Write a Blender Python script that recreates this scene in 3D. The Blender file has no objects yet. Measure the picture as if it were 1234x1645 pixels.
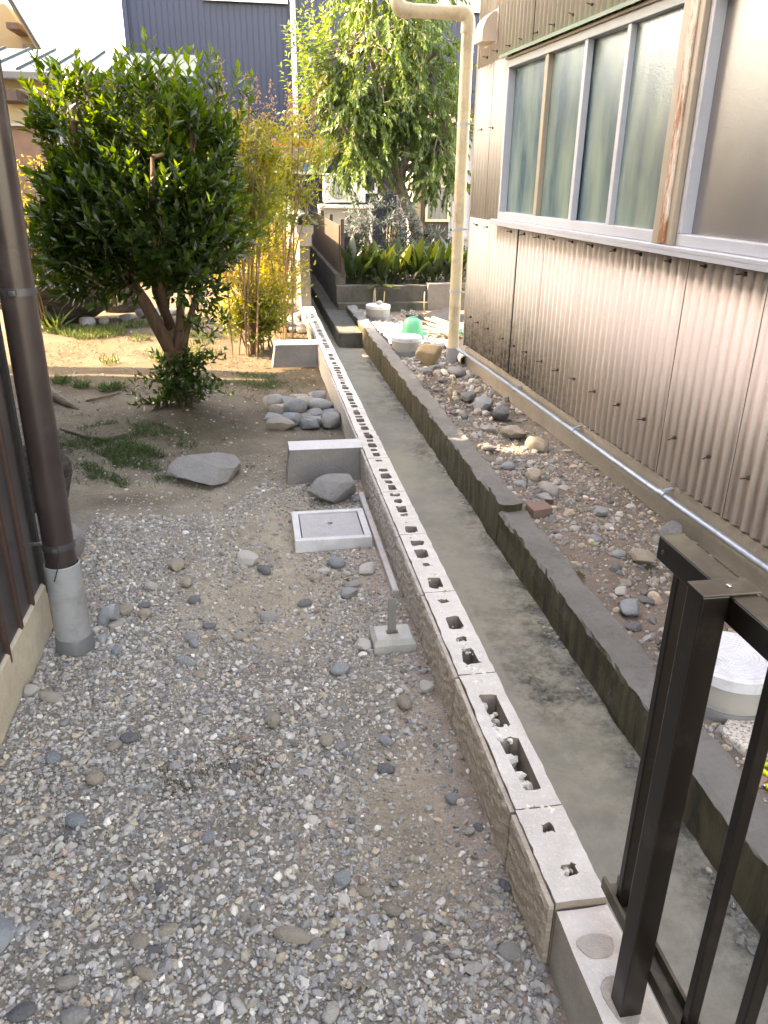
import bpy, bmesh, math, random
import numpy as np
from mathutils import Vector, Matrix

R = random.Random(7)
NP = np.random.RandomState(11)
SC = bpy.context.scene
COL = SC.collection
rad = math.radians

# ------------------------------------------------------------------ camera
PITCH, ROLL, YAW = rad(23.2), rad(0.75), rad(9.4)
cam_d = bpy.data.cameras.new('camera')
cam = bpy.data.objects.new('camera', cam_d)
COL.objects.link(cam)
fw = Vector((math.sin(YAW) * math.cos(PITCH), math.cos(YAW) * math.cos(PITCH), -math.sin(PITCH)))
rt0 = Vector((math.cos(YAW), -math.sin(YAW), 0))
up0 = rt0.cross(fw)
rt = math.cos(ROLL) * rt0 + math.sin(ROLL) * up0
up = -math.sin(ROLL) * rt0 + math.cos(ROLL) * up0
cam.matrix_world = Matrix(((rt.x, up.x, -fw.x, 0), (rt.y, up.y, -fw.y, 0), (rt.z, up.z, -fw.z, 1.6), (0, 0, 0, 1)))
cam_d.sensor_fit = 'VERTICAL'
cam_d.sensor_height = 24.0
cam_d.lens = 24.0 * 1250.0 / 1645.0
cam_d.clip_start = 0.05
cam_d.clip_end = 3000
SC.camera = cam

# ------------------------------------------------------------------ world, sun, exposure
SUN_AZ, SUN_EL = -80.0, 40.0          # degrees clockwise from +Y; negative = to the left
W = bpy.data.worlds.new('World')
SC.world = W
W.use_nodes = True
wn, wl = W.node_tree.nodes, W.node_tree.links
sky = wn.new('ShaderNodeTexSky')
sky.sky_type = 'NISHITA'
sky.sun_disc = False
sky.sun_elevation = rad(SUN_EL)
sky.sun_rotation = rad(SUN_AZ)
sky.air_density = 1.0
sky.dust_density = 1.6
sky.ozone_density = 0.5
bg = wn.get('Background') or wn.new('ShaderNodeBackground')
bg.inputs['Strength'].default_value = 0.15
wl.new(sky.outputs[0], bg.inputs['Color'])
sd = Vector((math.sin(rad(SUN_AZ)) * math.cos(rad(SUN_EL)), math.cos(rad(SUN_AZ)) * math.cos(rad(SUN_EL)), math.sin(rad(SUN_EL))))
sun_d = bpy.data.lights.new('sun', 'SUN')
sun_d.energy = 2.4
sun_d.angle = rad(0.6)
sun_d.color = (1.0, 0.93, 0.84)
sun = bpy.data.objects.new('sun', sun_d)
COL.objects.link(sun)
sun.rotation_euler = (-sd).to_track_quat('-Z', 'Y').to_euler()
sun.location = sd * 60
SC.view_settings.view_transform = 'Standard'
SC.view_settings.look = 'None'
SC.view_settings.gamma = 1.0
SC.view_settings.use_curve_mapping = False
SC.view_settings.exposure = 3.9
SC.view_settings.use_white_balance = True      # the phone balanced its picture for open shade
SC.view_settings.white_balance_temperature = 10500
SC.view_settings.white_balance_tint = 17
SC.render.engine = 'CYCLES'
SC.cycles.use_denoising = True
SC.cycles.max_bounces = 8
SC.cycles.diffuse_bounces = 4
SC.cycles.transparent_max_bounces = 8

# ------------------------------------------------------------------ helpers
def link(o, parent=None):
    COL.objects.link(o)
    if parent is not None:
        o.parent = parent
    return o

def tag(o, label=None, cat=None, group=None, kind=None):
    if label: o['label'] = label
    if cat: o['category'] = cat
    if group: o['group'] = group
    if kind: o['kind'] = kind
    return o

def empty(name, loc=(0, 0, 0), rz=0.0, label=None, cat=None, group=None):
    o = bpy.data.objects.new(name, None)
    o.location = loc
    o.rotation_euler = (0, 0, rz)
    o.empty_display_size = 0.1
    link(o)
    return tag(o, label, cat, group)

def mesh_np(name, V, F, mat=None, parent=None, smooth=False, attrs=None, loc=None):
    """V (n,3), F (m,k) -> one object"""
    V = np.ascontiguousarray(V, dtype=np.float32)
    F = np.ascontiguousarray(F, dtype=np.int32)
    me = bpy.data.meshes.new(name)
    me.vertices.add(len(V)); me.vertices.foreach_set('co', V.ravel())
    m, k = F.shape
    me.loops.add(m * k); me.loops.foreach_set('vertex_index', F.ravel())
    me.polygons.add(m)
    me.polygons.foreach_set('loop_start', np.arange(0, m * k, k, dtype=np.int32))
    me.polygons.foreach_set('loop_total', np.full(m, k, dtype=np.int32))
    me.polygons.foreach_set('use_smooth', np.full(m, smooth, dtype=bool))
    me.update(calc_edges=True)
    me.validate(clean_customdata=False)
    for an, (ty, data) in (attrs or {}).items():
        a = me.attributes.new(an, ty, 'POINT')
        a.data.foreach_set('color' if ty == 'FLOAT_COLOR' else 'value', np.ascontiguousarray(data, dtype=np.float32).ravel())
    if mat: me.materials.append(mat)
    o = bpy.data.objects.new(name, me)
    if loc is not None: o.location = loc
    return link(o, parent)

class MB:
    """small mesh builder: collects boxes, tubes, prisms"""
    def __init__(s):
        s.v, s.f = [], []
    def add(s, vs, fs):
        b = len(s.v)
        s.v.extend([tuple(v) for v in vs])
        s.f.extend([tuple(i + b for i in f) for f in fs])
        return s
    def box(s, x0, x1, y0, y1, z0, z1, bev=0.0, M=None):
        if bev <= 0:
            vs = [(x0, y0, z0), (x1, y0, z0), (x1, y1, z0), (x0, y1, z0), (x0, y0, z1), (x1, y0, z1), (x1, y1, z1), (x0, y1, z1)]
            fs = [(3, 2, 1, 0), (4, 5, 6, 7), (0, 1, 5, 4), (1, 2, 6, 5), (2, 3, 7, 6), (3, 0, 4, 7)]
        else:
            bm = bmesh.new()
            bmesh.ops.create_cube(bm, size=1.0)
            for v in bm.verts:
                v.co = Vector(((x0 + x1) / 2 + v.co.x * (x1 - x0), (y0 + y1) / 2 + v.co.y * (y1 - y0), (z0 + z1) / 2 + v.co.z * (z1 - z0)))
            bmesh.ops.bevel(bm, geom=list(bm.edges), offset=bev, segments=2, affect='EDGES', profile=0.5)
            bm.verts.index_update()
            vs = [tuple(v.co) for v in bm.verts]
            fs = [tuple(v.index for v in f.verts) for f in bm.faces]
            bm.free()
        if M is not None:
            vs = [tuple(M @ Vector(v)) for v in vs]
        return s.add(vs, fs)
    def tube(s, path, radii, seg=8, cap=True, squash=None):
        path = [Vector(p) for p in path]
        n = len(path)
        if not hasattr(radii, '__len__'): radii = [radii] * n
        rings = []
        t0 = (path[1] - path[0]).normalized()
        ref = Vector((0, 0, 1)) if abs(t0.z) < 0.9 else Vector((1, 0, 0))
        a = t0.cross(ref).normalized()
        vs, fs = [], []
        for i, p in enumerate(path):
            t = (path[min(i + 1, n - 1)] - path[max(i - 1, 0)]).normalized()
            a = (a - t * a.dot(t)).normalized()
            b = t.cross(a)
            for k in range(seg):
                an = 2 * math.pi * k / seg
                vs.append(p + (a * math.cos(an) + b * math.sin(an)) * radii[i])
        for i in range(n - 1):
            for k in range(seg):
                k2 = (k + 1) % seg
                fs.append((i * seg + k, i * seg + k2, (i + 1) * seg + k2, (i + 1) * seg + k))
        if cap:
            fs.append(tuple(range(seg - 1, -1, -1)))
            fs.append(tuple((n - 1) * seg + k for k in range(seg)))
        return s.add(vs, fs)
    def lathe(s, prof, seg=32, c=(0, 0, 0)):
        vs, fs = [], []
        for (r, z) in prof:
            for k in range(seg):
                an = 2 * math.pi * k / seg
                vs.append((c[0] + r * math.cos(an), c[1] + r * math.sin(an), c[2] + z))
        for i in range(len(prof) - 1):
            for k in range(seg):
                k2 = (k + 1) % seg
                fs.append((i * seg + k, i * seg + k2, (i + 1) * seg + k2, (i + 1) * seg + k))
        fs.append(tuple(range(seg - 1, -1, -1)))
        fs.append(tuple((len(prof) - 1) * seg + k for k in range(seg)))
        return s.add(vs, fs)
    def poly(s, pts, d):
        """prism: polygon pts extruded by vector d"""
        n = len(pts)
        vs = [Vector(p) for p in pts] + [Vector(p) + Vector(d) for p in pts]
        fs = [tuple(range(n - 1, -1, -1)), tuple(range(n, 2 * n))]
        fs += [(i, (i + 1) % n, n + (i + 1) % n, n + i) for i in range(n)]
        return s.add(vs, fs)
    def build(s, name, mat, parent=None, smooth=False, loc=None, auto=None, fix=True):
        me = bpy.data.meshes.new(name)
        me.from_pydata([tuple(v) for v in s.v], [], s.f)
        me.update()
        if fix:
            bm = bmesh.new(); bm.from_mesh(me)
            bmesh.ops.recalc_face_normals(bm, faces=list(bm.faces))
            bm.to_mesh(me); bm.free()
        if mat: me.materials.append(mat)
        if smooth:
            me.polygons.foreach_set('use_smooth', [True] * len(me.polygons))
            if auto:
                try: me.set_sharp_from_angle(angle=rad(auto))
                except Exception: pass
        o = bpy.data.objects.new(name, me)
        if loc is not None: o.location = loc
        return link(o, parent)

def wave(x, y, f, seed, n=6):
    """smooth pseudo noise, about -1..1"""
    r = np.random.RandomState(seed)
    out = np.zeros_like(x, dtype=float)
    for _ in range(n):
        a = r.uniform(0, 2 * np.pi); k = f * r.uniform(0.5, 1.7); p = r.uniform(0, 2 * np.pi)
        out += np.sin(k * (x * np.cos(a) + y * np.sin(a)) + p + 0.8 * np.sin(0.7 * k * (y * np.cos(a) - x * np.sin(a)) + p * 2))
    return out / (n ** 0.5) / 1.1

def sstep(a, b, x):
    t = np.clip((x - a) / (b - a), 0, 1)
    return t * t * (3 - 2 * t)

# ------------------------------------------------------------------ materials
def srgb(r, g, b):
    f = lambda c: (c / 255 / 12.92) if c / 255 <= 0.04045 else ((c / 255 + 0.055) / 1.055) ** 2.4
    return (f(r), f(g), f(b), 1)

class NT:
    def __init__(s, name):
        s.m = bpy.data.materials.new(name); s.m.use_nodes = True
        s.n, s.l = s.m.node_tree.nodes, s.m.node_tree.links
        s.n.clear()
        s.out = s.n.new('ShaderNodeOutputMaterial')
        s.p = s.n.new('ShaderNodeBsdfPrincipled')
        s.l.new(s.p.outputs[0], s.out.inputs[0])
        s.tc = s.n.new('ShaderNodeTexCoord')
    def set(s, sock, v):
        if hasattr(v, 'is_linked') or hasattr(v, 'links'): s.l.new(v, sock)
        else: sock.default_value = v
    def noise(s, scale, detail=6, rough=0.6, vec=None, dist=0.0):
        n = s.n.new('ShaderNodeTexNoise')
        n.inputs['Scale'].default_value = scale; n.inputs['Detail'].default_value = detail
        n.inputs['Roughness'].default_value = rough; n.inputs['Distortion'].default_value = dist
        s.l.new(vec if vec is not None else s.tc.outputs['Object'], n.inputs['Vector'])
        return n.outputs['Fac']
    def vor(s, scale, vec=None, feature='F1', out='Distance', rnd=1.0):
        n = s.n.new('ShaderNodeTexVoronoi'); n.feature = feature
        n.inputs['Scale'].default_value = scale; n.inputs['Randomness'].default_value = rnd
        s.l.new(vec if vec is not None else s.tc.outputs['Object'], n.inputs['Vector'])
        return n.outputs[out]
    def mapping(s, sc=(1, 1, 1), rot=(0, 0, 0), loc=(0, 0, 0), src='Object'):
        n = s.n.new('ShaderNodeMapping')
        n.inputs['Scale'].default_value = sc; n.inputs['Rotation'].default_value = rot; n.inputs['Location'].default_value = loc
        s.l.new(s.tc.outputs[src], n.inputs['Vector'])
        return n.outputs[0]
    def ramp(s, fac, stops, interp='LINEAR'):
        n = s.n.new('ShaderNodeValToRGB'); cr = n.color_ramp; cr.interpolation = interp
        while len(cr.elements) < len(stops): cr.elements.new(0.5)
        for e, (p, c) in zip(cr.elements, stops):
            e.position = p; e.color = c if len(c) == 4 else (*c, 1)
        s.l.new(fac, n.inputs[0])
        return n.outputs[0]
    def rmap(s, fac, a, b, c=0.0, d=1.0):
        n = s.n.new('ShaderNodeMapRange')
        for k, v in zip((1, 2, 3, 4), (a, b, c, d)): n.inputs[k].default_value = v
        s.l.new(fac, n.inputs[0])
        return n.outputs[0]
    def mix(s, fac, a, b, mode='MIX'):
        n = s.n.new('ShaderNodeMix'); n.data_type = 'RGBA'; n.blend_type = mode
        s.set(n.inputs[0], fac); s.set(n.inputs[6], a); s.set(n.inputs[7], b)
        return n.outputs[2]
    def math(s, op, a, b=0.5):
        n = s.n.new('ShaderNodeMath'); n.operation = op
        s.set(n.inputs[0], a); s.set(n.inputs[1], b)
        return n.outputs[0]
    def sep(s, src='Object'):
        n = s.n.new('ShaderNodeSeparateXYZ'); s.l.new(s.tc.outputs[src], n.inputs[0])
        return n.outputs
    def attr(s, name, out='Color'):
        n = s.n.new('ShaderNodeAttribute'); n.attribute_name = name
        return n.outputs[out]
    def objrand(s):
        return s.n.new('ShaderNodeObjectInfo').outputs['Random']
    def bump(s, h, dist=0.01, strength=1.0, prev=None):
        n = s.n.new('ShaderNodeBump'); n.inputs['Distance'].default_value = dist; n.inputs['Strength'].default_value = strength
        s.l.new(h, n.inputs['Height'])
        if prev is not None: s.l.new(prev, n.inputs['Normal'])
        return n.outputs[0]
    def done(s, color=None, rough=0.8, normal=None, metal=0.0, spec=None):
        if color is not None: s.set(s.p.inputs['Base Color'], color)
        s.set(s.p.inputs['Roughness'], rough)
        s.p.inputs['Metallic'].default_value = metal
        if spec is not None: s.p.inputs['Specular IOR Level'].default_value = spec
        if normal is not None: s.l.new(normal, s.p.inputs['Normal'])
        return s.m

def plain(name, col, rough=0.6, var=0.15, sc=6.0, bump=0.0, bsc=60.0, metal=0.0, dirt=None, dsc=3.0, damt=(0.5, 0.75)):
    t = NT(name)
    n = t.noise(sc, 6, 0.65)
    c = t.mix(t.rmap(n, 0.3, 0.7), tuple(x * (1 - var) for x in col[:3]) + (1,), tuple(min(1, x * (1 + var)) for x in col[:3]) + (1,))
    if dirt is not None:
        d = t.noise(dsc, 8, 0.7)
        c = t.mix(t.rmap(d, damt[0], damt[1]), c, dirt)
    nb = t.bump(t.noise(bsc, 5, 0.7), bump) if bump else None
    return t.done(c, rough, nb, metal)

def concrete(name, col, stain, bumpd=0.004, moss=None, mossamt=(0.5, 0.65), specks=True, crack=False):
    t = NT(name)
    a = t.noise(1.7, 8, 0.7); b = t.noise(14, 8, 0.75); c3 = t.noise(120, 4, 0.7)
    c = t.mix(t.rmap(a, 0.35, 0.68), col, stain)
    c = t.mix(t.rmap(b, 0.35, 0.8, 0, 0.55), c, tuple(x * 0.6 for x in stain[:3]) + (1,))
    if specks:
        c = t.mix(t.rmap(c3, 0.55, 0.8, 0, 0.5), c, tuple(min(1, x * 1.45) for x in col[:3]) + (1,))
    if moss is not None:
        m = t.noise(5, 8, 0.75, vec=t.mapping((1, 1, 0.45)))
        c = t.mix(t.rmap(m, *mossamt), c, moss)
    h = t.math('ADD', t.math('MULTIPLY', b, 0.8), t.math('MULTIPLY', c3, 0.5))
    return t.done(c, 0.9, t.bump(h, bumpd))

def leafmat(name, cols, trans=0.35, rough=0.35, tcol=None):
    t = NT(name)
    v = t.attr('var', 'Fac')
    c = t.ramp(v, cols)
    nz = t.noise(25, 3, 0.5)
    c = t.mix(t.rmap(nz, 0.3, 0.7, 0, 0.25), c, (0.02, 0.03, 0.012, 1))
    t.done(c, rough)
    tr = t.n.new('ShaderNodeBsdfTranslucent')
    c2 = t.mix(1.0, c, tcol or (2.2, 2.0, 0.6, 1), 'MULTIPLY')
    t.l.new(c2, tr.inputs[0])
    ms = t.n.new('ShaderNodeMixShader'); ms.inputs[0].default_value = trans
    t.l.new(t.p.outputs[0], ms.inputs[1]); t.l.new(tr.outputs[0], ms.inputs[2])
    t.l.new(ms.outputs[0], t.out.inputs[0])
    return t.m

def barkmat(name, col, dark):
    t = NT(name)
    n = t.noise(9, 8, 0.7, vec=t.mapping((3, 3, 0.7)))
    c = t.mix(t.rmap(n, 0.35, 0.7), dark, col)
    return t.done(c, 0.9, t.bump(n, 0.01))

def m_gravel():
    t = NT('gravel_stone')
    c = t.attr('col')
    n = t.noise(90, 4, 0.6)
    c = t.mix(t.rmap(n, 0.3, 0.75, 0, 0.35), c, (0.46, 0.43, 0.39, 1))
    return t.done(c, 0.75, t.bump(t.noise(260, 3, 0.6), 0.002))

def m_soil():
    t = NT('soil')
    base = t.attr('soil')
    a = t.noise(5, 8, 0.75); b = t.noise(45, 8, 0.8); d = t.noise(220, 4, 0.8)
    c = t.mix(t.rmap(a, 0.3, 0.7), t.mix(1.0, base, (0.66, 0.64, 0.62, 1), 'MULTIPLY'), t.mix(1.0, base, (1.22, 1.2, 1.18, 1), 'MULTIPLY'))
    c = t.mix(t.rmap(b, 0.5, 0.75, 0, 0.6), c, t.mix(1.0, c, (0.42, 0.38, 0.34, 1), 'MULTIPLY'))
    c = t.mix(t.rmap(d, 0.55, 0.75, 0, 0.7), c, t.mix(1.0, c, (1.7, 1.65, 1.6, 1), 'MULTIPLY'))
    v = t.vor(110)
    h = t.math('ADD', t.math('MULTIPLY', b, 1.0), t.math('MULTIPLY', v, 0.6))
    return t.done(c, 0.95, t.bump(h, 0.012))

def m_rock(name, cols, sc=6.0, bumpd=0.012, moss=None, strata=None):
    t = NT(name)
    vec_ = t.mapping(strata, (0.35, 0.2, 0)) if strata else None
    v = t.objrand()
    c = t.ramp(v, cols)
    n = t.noise(sc, 8, 0.7, dist=0.6, vec=vec_); f = t.noise(sc * 14, 5, 0.7)
    c = t.mix(t.rmap(n, 0.35, 0.7, 0, 0.5), c, t.mix(0.55, c, (0.5, 0.47, 0.42, 1)))
    c = t.mix(t.rmap(f, 0.48, 0.72, 0, 0.6), c, t.mix(0.7, c, (0.03, 0.028, 0.025, 1)))
    if strata: c = t.mix(t.rmap(n, 0.5, 0.38, 0, 0.75), c, (0.02, 0.017, 0.014, 1))
    if moss: c = t.mix(t.rmap(t.noise(3.3, 7, 0.7), 0.5, 0.64), c, moss)
    return t.done(c, 0.8, t.bump(t.math('ADD', n, t.math('MULTIPLY', f, 0.25)), bumpd))

M = {}
M['gravel'] = m_gravel()
M['soil'] = m_soil()
M['cut_concrete'] = concrete('cut_concrete', (0.72, 0.69, 0.645, 1), (0.56, 0.52, 0.47, 1), 0.008)
M['block_core'] = concrete('block_core', (0.34, 0.28, 0.235, 1), (0.26, 0.21, 0.17, 1), 0.004)
def m_face():
    t = NT('block_face')
    vec = t.mapping((22, 34, 95), (rad(28), 0, 0))
    w = t.noise(1.0, 5, 0.6, vec=vec, dist=0.4)
    big = t.noise(2.2, 6, 0.7)
    y = t.sep()[1]
    tan = t.mix(t.rmap(big, 0.3, 0.7), (0.55, 0.445, 0.335, 1), (0.48, 0.41, 0.34, 1))
    grey = t.mix(t.rmap(big, 0.3, 0.7), (0.52, 0.485, 0.45, 1), (0.44, 0.41, 0.385, 1))
    c = t.mix(t.rmap(y, 1.6, 3.0), tan, grey)
    c = t.mix(t.rmap(w, 0.38, 0.62), t.mix(0.28, c, (0.10, 0.075, 0.055, 1)), c)
    c = t.mix(t.rmap(t.noise(7, 8, 0.8, vec=t.mapping((1, 1, 0.5))), 0.55, 0.75, 0, 0.35), c, (0.16, 0.14, 0.085, 1))
    return t.done(c, 0.92, t.bump(w, 0.010))
M['block_face'] = m_face()
M['block_plain'] = concrete('block_plain', (0.47, 0.44, 0.40, 1), (0.36, 0.31, 0.26, 1), 0.003)
M['lower_block_top'] = concrete('lower_block_top', (0.72, 0.68, 0.63, 1), (0.60, 0.52, 0.46, 1), 0.004)
M['mortar'] = concrete('mortar', (0.60, 0.57, 0.54, 1), (0.48, 0.42, 0.38, 1), 0.01)
M['buttress'] = concrete('buttress', (0.25, 0.24, 0.225, 1), (0.18, 0.17, 0.158, 1), 0.008, moss=(0.13, 0.12, 0.1, 1), mossamt=(0.58, 0.75))
def m_buttop():
    return concrete('buttress_top', (0.66, 0.655, 0.65, 1), (0.55, 0.545, 0.54, 1), 0.003)
M['buttress_top'] = m_buttop()
def m_chan():
    t = NT('channel_concrete')
    a = t.noise(1.1, 8, 0.7); b = t.noise(8, 9, 0.78, dist=0.5); f = t.noise(70, 6, 0.75)
    c = t.mix(t.rmap(a, 0.35, 0.65), (0.23, 0.215, 0.18, 1), (0.255, 0.235, 0.175, 1))
    c = t.mix(t.rmap(t.noise(2.6, 8, 0.7), 0.45, 0.7, 0, 0.8), c, (0.15, 0.15, 0.125, 1))
    c = t.mix(t.rmap(b, 0.56, 0.78, 0, 0.6), c, (0.38, 0.35, 0.29, 1))
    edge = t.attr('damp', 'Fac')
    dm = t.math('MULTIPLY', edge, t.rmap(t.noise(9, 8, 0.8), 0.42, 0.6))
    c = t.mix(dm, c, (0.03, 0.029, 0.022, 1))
    c = t.mix(t.rmap(t.noise(16, 9, 0.85), 0.58, 0.70, 0, 0.5), c, (0.09, 0.086, 0.07, 1))
    c = t.mix(t.rmap(f, 0.55, 0.8, 0, 0.45), c, (0.08, 0.08, 0.07, 1))
    return t.done(c, 0.8, t.bump(t.math('ADD', b, t.math('MULTIPLY', f, 0.5)), 0.006))
M['channel'] = m_chan()
def m_ret():
    t = NT('retaining_concrete')
    z = t.sep()[2]; a = t.noise(2.0, 8, 0.7); b = t.noise(24, 8, 0.8); st = t.noise(6, 8, 0.75, vec=t.mapping((2.5, 2.5, 0.35)))
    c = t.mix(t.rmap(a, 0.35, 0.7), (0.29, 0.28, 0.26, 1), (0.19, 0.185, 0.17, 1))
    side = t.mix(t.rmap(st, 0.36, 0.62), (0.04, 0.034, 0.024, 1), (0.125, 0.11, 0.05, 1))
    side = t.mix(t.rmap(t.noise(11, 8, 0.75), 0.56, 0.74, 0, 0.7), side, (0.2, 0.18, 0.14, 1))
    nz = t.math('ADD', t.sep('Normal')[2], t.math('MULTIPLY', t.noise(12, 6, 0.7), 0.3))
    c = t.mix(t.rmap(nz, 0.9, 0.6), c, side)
    c = t.mix(t.rmap(b, 0.5, 0.8, 0, 0.45), c, (0.07, 0.062, 0.045, 1))
    return t.done(c, 0.92, t.bump(t.math('ADD', b, st), 0.025))
M['retaining'] = m_ret()
def m_clad():
    t = NT('cladding_paint')
    xyz = t.sep('Object')
    y, z = xyz[1], xyz[2]
    n = t.noise(2.5, 8, 0.7); f = t.noise(40, 6, 0.7)
    far = (0.57, 0.54, 0.50, 1); near = (0.74, 0.645, 0.60, 1)  # near end pinker, its colour also lifted to offset weaker light there
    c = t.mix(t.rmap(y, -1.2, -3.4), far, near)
    c = t.mix(t.rmap(n, 0.35, 0.7, 0, 0.45), c, t.mix(0.5, c, (0.5, 0.45, 0.42, 1)))
    # black mould low on the wall, strongest at the far third
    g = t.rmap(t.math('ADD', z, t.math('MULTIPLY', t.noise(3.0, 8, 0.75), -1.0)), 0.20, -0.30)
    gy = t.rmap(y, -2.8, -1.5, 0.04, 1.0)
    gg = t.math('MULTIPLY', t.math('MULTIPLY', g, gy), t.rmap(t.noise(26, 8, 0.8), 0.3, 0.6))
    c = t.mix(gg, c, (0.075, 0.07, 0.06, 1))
    c = t.mix(t.rmap(f, 0.6, 0.8, 0, 0.3), c, (0.25, 0.2, 0.16, 1))
    st = t.noise(3, 5, 0.7, vec=t.mapping((1, 14, 0.5)))
    c = t.mix(t.rmap(st, 0.55, 0.8, 0, 0.4), c, (0.40, 0.33, 0.28, 1))
    rr_ = t.noise(1.0, 6, 0.7, vec=t.mapping((1, 30, 1.2)))
    c = t.mix(t.rmap(rr_, 0.60, 0.74, 0, 0.35), c, (0.36, 0.22, 0.14, 1))
    return t.done(c, 0.55, t.bump(f, 0.0015))
M['cladding'] = m_clad()
M['alu'] = plain('pale_aluminium', srgb(172, 178, 188), 0.4, 0.06, metal=0.0)
M['alu_warm'] = plain('weathered_aluminium', srgb(156, 146, 132), 0.45, 0.1)
def m_rust():
    t = NT('rusted_batten')
    n = t.noise(5, 8, 0.75, vec=t.mapping((1, 3, 0.8)))
    c = t.mix(t.rmap(n, 0.42, 0.56), (0.62, 0.56, 0.5, 1), (0.30, 0.13, 0.06, 1))
    return t.done(c, 0.8, t.bump(n, 0.003))
M['rust'] = m_rust()
M['screw'] = plain('rusty_screw', (0.045, 0.03, 0.022, 1), 0.8)
M['green_metal'] = plain('green_metal', srgb(96, 128, 108), 0.5, 0.12, dirt=srgb(130, 120, 100), dsc=8)
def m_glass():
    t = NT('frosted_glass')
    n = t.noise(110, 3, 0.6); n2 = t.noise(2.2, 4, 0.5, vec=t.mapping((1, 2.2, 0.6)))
    c = t.mix(t.rmap(n2, 0.36, 0.64), (0.045, 0.105, 0.14, 1), (0.17, 0.25, 0.235, 1))  # soft tone patches put blurred reflections and interior into the pane colour
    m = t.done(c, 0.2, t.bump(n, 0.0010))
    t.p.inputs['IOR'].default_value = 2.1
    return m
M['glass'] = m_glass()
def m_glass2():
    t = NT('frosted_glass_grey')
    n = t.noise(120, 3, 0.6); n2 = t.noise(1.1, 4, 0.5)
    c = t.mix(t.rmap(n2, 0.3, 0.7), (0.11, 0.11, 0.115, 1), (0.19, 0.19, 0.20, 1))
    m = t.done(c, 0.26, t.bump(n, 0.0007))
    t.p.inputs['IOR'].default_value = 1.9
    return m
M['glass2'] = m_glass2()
M['foundation'] = concrete('foundation_concrete', (0.36, 0.32, 0.26, 1), (0.27, 0.24, 0.2, 1), 0.005)
M['cream_pipe'] = plain('cream_pipe', srgb(200, 186, 158), 0.35, 0.07, dirt=srgb(150, 138, 115), dsc=5)
M['grey_pvc'] = plain('grey_pvc', srgb(138, 141, 143), 0.4, 0.06, dirt=srgb(105, 104, 100), dsc=7)
M['dark_pvc'] = plain('dark_grey_pvc', srgb(98, 100, 102), 0.4, 0.1)
M['white_pvc'] = plain('white_pvc', srgb(226, 224, 218), 0.35, 0.05, dirt=srgb(165, 158, 145), dsc=9)
M['galv'] = plain('galvanised_steel', srgb(152, 165, 180), 0.35, 0.12, metal=0.35, dirt=srgb(110, 112, 115), dsc=12)
M['brown_metal'] = plain('bronze_aluminium', (0.013, 0.009, 0.0065, 1), 0.36, 0.12, sc=14, metal=0.3, dirt=(0.045, 0.037, 0.030, 1), dsc=11, damt=(0.55, 0.8))
M['bronze_top'] = plain('dusty_bronze', (0.075, 0.058, 0.040, 1), 0.5, 0.3, sc=9, metal=0.2, dirt=(0.16, 0.14, 0.085, 1), dsc=9, damt=(0.45, 0.7))
M['steel'] = plain('bare_steel', (0.6, 0.58, 0.55, 1), 0.3, 0.1, metal=0.9)
M['brown_pipe'] = plain('brown_downpipe', (0.036, 0.027, 0.026, 1), 0.3, 0.25, sc=6, dirt=(0.10, 0.085, 0.085, 1), dsc=4, damt=(0.55, 0.85))
M['siding'] = plain('dark_brown_siding', (0.040, 0.034, 0.036, 1), 0.35, 0.2, sc=4)
M['siding_edge'] = plain('red_brown_batten', (0.05, 0.024, 0.018, 1), 0.5, 0.25, sc=12)
M['beige_found'] = concrete('beige_foundation', (0.56, 0.50, 0.39, 1), (0.45, 0.39, 0.29, 1), 0.006)
M['clamp'] = plain('grey_clamp', (0.07, 0.072, 0.078, 1), 0.4, 0.1, metal=0.4)
M['lid_white'] = plain('pale_lid', srgb(205, 208, 214), 0.45, 0.06, dirt=srgb(160, 158, 150), dsc=8)
M['basin'] = plain('basin_grey', srgb(158, 156, 150), 0.5, 0.06, dirt=srgb(125, 122, 114), dsc=6)
M['basin_dark'] = plain('basin_dark_grey', srgb(108, 108, 108), 0.5, 0.08)
M['mint'] = plain('mint_plastic', srgb(78, 176, 132), 0.4, 0.08)
M['sheet'] = plain('white_sheet', (0.72, 0.72, 0.71, 1), 0.45, 0.06, bump=0.006, bsc=25, dirt=(0.4, 0.38, 0.34, 1), dsc=6, damt=(0.55, 0.8))
M['black_sheet'] = plain('black_sheet', (0.02, 0.02, 0.022, 1), 0.4, 0.2)
M['wood'] = plain('grey_wood', (0.3, 0.25, 0.19, 1), 0.85, 0.3, sc=20)
M['straw'] = plain('dry_bamboo', (0.42, 0.34, 0.18, 1), 0.7, 0.25, sc=15)
M['lime'] = plain('lime_plastic', srgb(196, 214, 40), 0.4, 0.06)
M['granite'] = concrete('granite', (0.55, 0.51, 0.46, 1), (0.45, 0.41, 0.36, 1), 0.006)
def m_granite():
    t = NT('granite_slab')
    v = t.noise(85, 4, 0.7)
    c = t.ramp(v, [(0.36, (0.07, 0.06, 0.05)), (0.46, (0.45, 0.41, 0.36)), (0.6, (0.66, 0.63, 0.58))])
    return t.done(c, 0.85, t.bump(t.noise(40, 6, 0.7), 0.006))
M['granite'] = m_granite()
grey_cols = [(0.0, (0.14, 0.145, 0.15)), (0.25, (0.24, 0.245, 0.25)), (0.5, (0.30, 0.29, 0.27)), (0.72, (0.2, 0.22, 0.245)), (0.86, (0.34, 0.30, 0.25)), (1.0, (0.26, 0.22, 0.17))]
M['cobble'] = m_rock('cobble_stone', grey_cols, 9, 0.008)
M['cobble_tan'] = m_rock('tan_cobble', [(0, (0.37, 0.31, 0.235)), (1, (0.29, 0.245, 0.185))], 9, 0.008)
M['cobble_dark'] = m_rock('dark_cobble', [(0, (0.085, 0.09, 0.10)), (1, (0.13, 0.14, 0.15))], 9, 0.008)
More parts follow.
